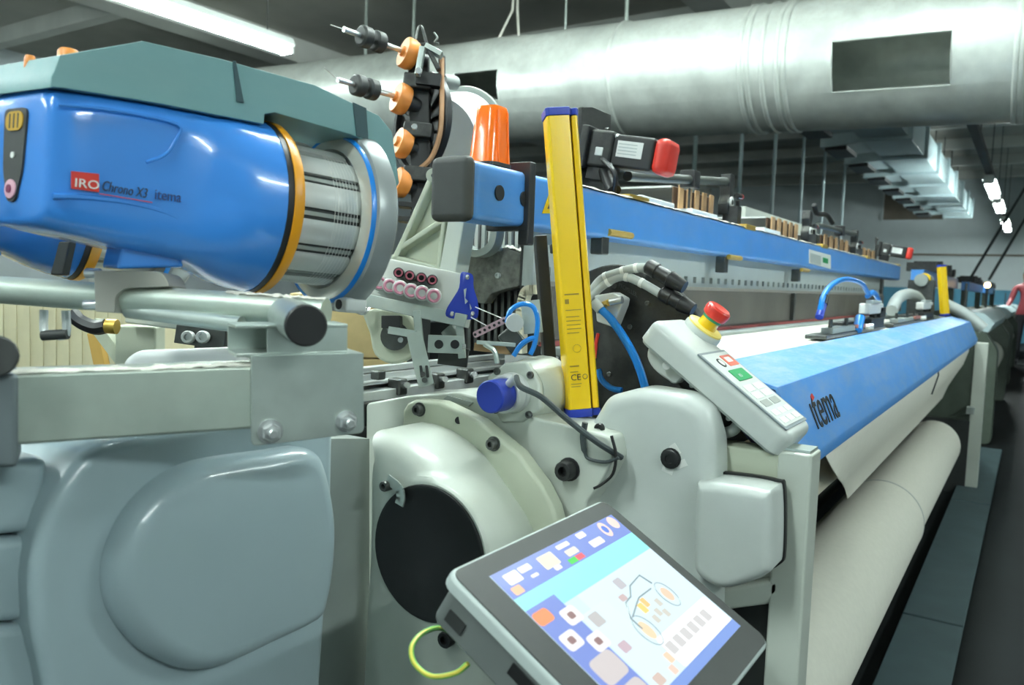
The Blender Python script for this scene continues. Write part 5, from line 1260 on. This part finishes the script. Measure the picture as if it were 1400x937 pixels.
# ================================================================= THINGS SEEN UNDER THE FEEDER RAIL
cx = thing('ribbed_carton', 'cream ribbed carton standing behind the feeder stand at the left', 'box', (PD(60, 500, 1.9).x, PD(60, 500, 1.9).y, 0))
m_cream = mat('cream_board', (214, 206, 172), .7, var=.05)
c = PD(60, 480, 1.95); fr3 = (hdir(85), hdir(-5), EZ)
B().box((c.x, c.y, .57), (.62, .3, 1.14), fr3).obj('carton', m_cream, cx, bevel=.004)
for i in range(22): B().box(V((c.x, c.y, .57)) + fr3[0] * (-.3 + i * .028) - fr3[1] * .151, (.012, .004, 1.13), fr3).obj('rib', m_cream, cx)
wc_ = thing('wooden_crate', 'pale yellow wooden box behind the sley bracket', 'box', (PD(490, 480, 2.0).x, PD(490, 480, 2.0).y, 0))
c = PD(480, 470, 2.5)
m_plank = mat('pale_wood', (212, 190, 138), .65, var=.08)
for k in range(6): B().box((c.x, c.y, .1 + k * .19), (.34, .2, .186), fr3).obj('plank', m_plank, wc_, bevel=.003)
wcv = thing('white_cover', 'white rounded cover just above the galvanised beam', 'cover', PD(250, 520, .95))
P = roundpoly([PD(168, 490, .98), PD(186, 479, .98), PD(330, 474, .98), PD(330, 560, .98), (PD(150, 560, .98))], .02)
B().prism(P, FWD * .15).obj('shell', m_white, wcv, bevel=.012, seg=3)
mlk = thing('rear_linkage', 'grey steel levers and dark hose seen under the feeder rail', 'linkage', PD(220, 480, 1.3))
bar(PD(180, 430, 1.35), PD(310, 446, 1.3), .03, .03, 'lever', m_cast, mlk, bev=.003)
u0_ = PD(192, 445, 1.38); bar(u0_, V((u0_.x, u0_.y, 0)), .07, .04, 'upright', m_castgreen, mlk, bev=.004)
bar(PD(130, 440, 1.4), PD(175, 500, 1.4), .02, .03, 'brace', m_castgreen, mlk)
bar(PD(243, 456, 1.28), PD(310, 466, 1.28), .03, .02, 'clip_bar', m_dsteel, mlk)
for px in (259, 279): bolt(PD(px, 461, 1.265), -FWD, .010, 'bolt', mlk, m_alu)
B().tube(cat([PD(98, 428, 1.3), PD(110, 440, 1.3), (PD(130, 448, 1.3)), PD(145, 446, 1.3)], 4), .012, 8).obj('dark_hose', m_black, mlk); B().cyl(PD(146, 446, 1.3), PD(160, 447, 1.3), .012, n=16).obj('brass_nut', m_brass, mlk)
bar(PD(130, 455, 1.45), PD(152, 560, 1.45), .02, .02, 'ochre_strip', mat('ochre', (206, 164, 84), .5), mlk)

# ================================================================= PERSON far down the aisle (cut by the right border)
pc_ = thing('person', 'person in a red top and dark trousers working at the far right border', 'person', (17.5, .05, 0))
pz = PX(1400, 470, 17.5); yb = pz.y
me = bpy.data.meshes.new('body')
J = [((0, 0, .92), .15), ((0, 0, 1.18), .15), ((0, 0, 1.40), .14), ((0, 0, 1.50), .06), ((.0, .02, 1.56), .075), ((0, .03, 1.66), .095), ((0, .02, 1.73), .05),
     ((.0, .19, 1.42), .06), ((-.05, .26, 1.18), .05), ((-.25, .30, 1.06), .04), ((-.34, .31, 1.07), .035),
     ((.0, -.19, 1.42), .06), ((-.05, -.26, 1.18), .05), ((-.25, -.26, 1.06), .04), ((-.34, -.26, 1.07), .035),
     ((0, .1, .86), .1), ((-.03, .11, .48), .07), ((0, .11, .08), .05), ((-.14, .12, .035), .04),
     ((0, -.1, .86), .1), ((.04, -.11, .48), .07), ((.06, -.11, .08), .05), ((-.08, -.12, .035), .04)]
E_ = [(0, 1), (1, 2), (2, 3), (3, 4), (4, 5), (5, 6), (2, 7), (7, 8), (8, 9), (9, 10), (2, 11), (11, 12), (12, 13), (13, 14), (0, 15), (15, 16), (16, 17), (17, 18), (0, 19), (19, 20), (20, 21), (21, 22)]
me.from_pydata([p for p, _ in J], E_, []); po_ = bpy.data.objects.new('body', me); COL.objects.link(po_); place(po_, V((17.5, yb, 0)), None); po_.location = V((17.5, yb, 0))
pc_.location = (17.5, yb, 0); WO[pc_] = V((17.5, yb, 0)); po_.parent = pc_; po_.location = (0, 0, 0)
md = po_.modifiers.new('skin', 'SKIN')
for i, (_, r_) in enumerate(J): me.skin_vertices[0].data[i].radius = (r_, r_ * (.75 if i in (0, 1, 2) else 1))
me.skin_vertices[0].data[0].use_root = True
po_.modifiers.new('sub', 'SUBSURF').levels = 1
m_person = bpy.data.materials.new('clothes_and_skin'); m_person.use_nodes = True
nt = m_person.node_tree; tc = nt.nodes.new('ShaderNodeTexCoord'); sx = nt.nodes.new('ShaderNodeSeparateXYZ'); nt.links.new(tc.outputs['Object'], sx.inputs[0])
mr = nt.nodes.new('ShaderNodeMapRange'); mr.inputs['From Max'].default_value = 2.0; nt.links.new(sx.outputs['Z'], mr.inputs['Value'])
cr_ = nt.nodes.new('ShaderNodeValToRGB'); cr_.color_ramp.interpolation = 'CONSTANT'; els = cr_.color_ramp.elements
els[0].position = 0; els[0].color = (.02, .02, .025, 1); els[1].position = .46; els[1].color = (.30, .05, .06, 1)
for pos, colr in ((.755, (.35, .2, .14, 1)), (.83, (.03, .025, .02, 1))): e = els.new(pos); e.color = colr
nt.links.new(mr.outputs['Result'], cr_.inputs['Fac']); nt.links.new(cr_.outputs['Color'], nt.nodes['Principled BSDF'].inputs['Base Color'])
me.materials.append(m_person)
lmp = thing('work_lamp', 'small glowing work lamp on a thin post at the far loom', 'lamp', (9.6, .6, 1.07))
p = PX(1350, 390, 11.5); lmp.location = (p.x, p.y, 0); WO[lmp] = V((p.x, p.y, 0))
B().sphere(p, .035, 8).obj('bulb', mat('warm_bulb', (255, 220, 160), .4, var=0, emit=(255, 214, 150), es=12), lmp); B().cyl((p.x, p.y, 0), p - V((0, 0, .03)), .015, n=8).obj('post', m_dsteel, lmp)
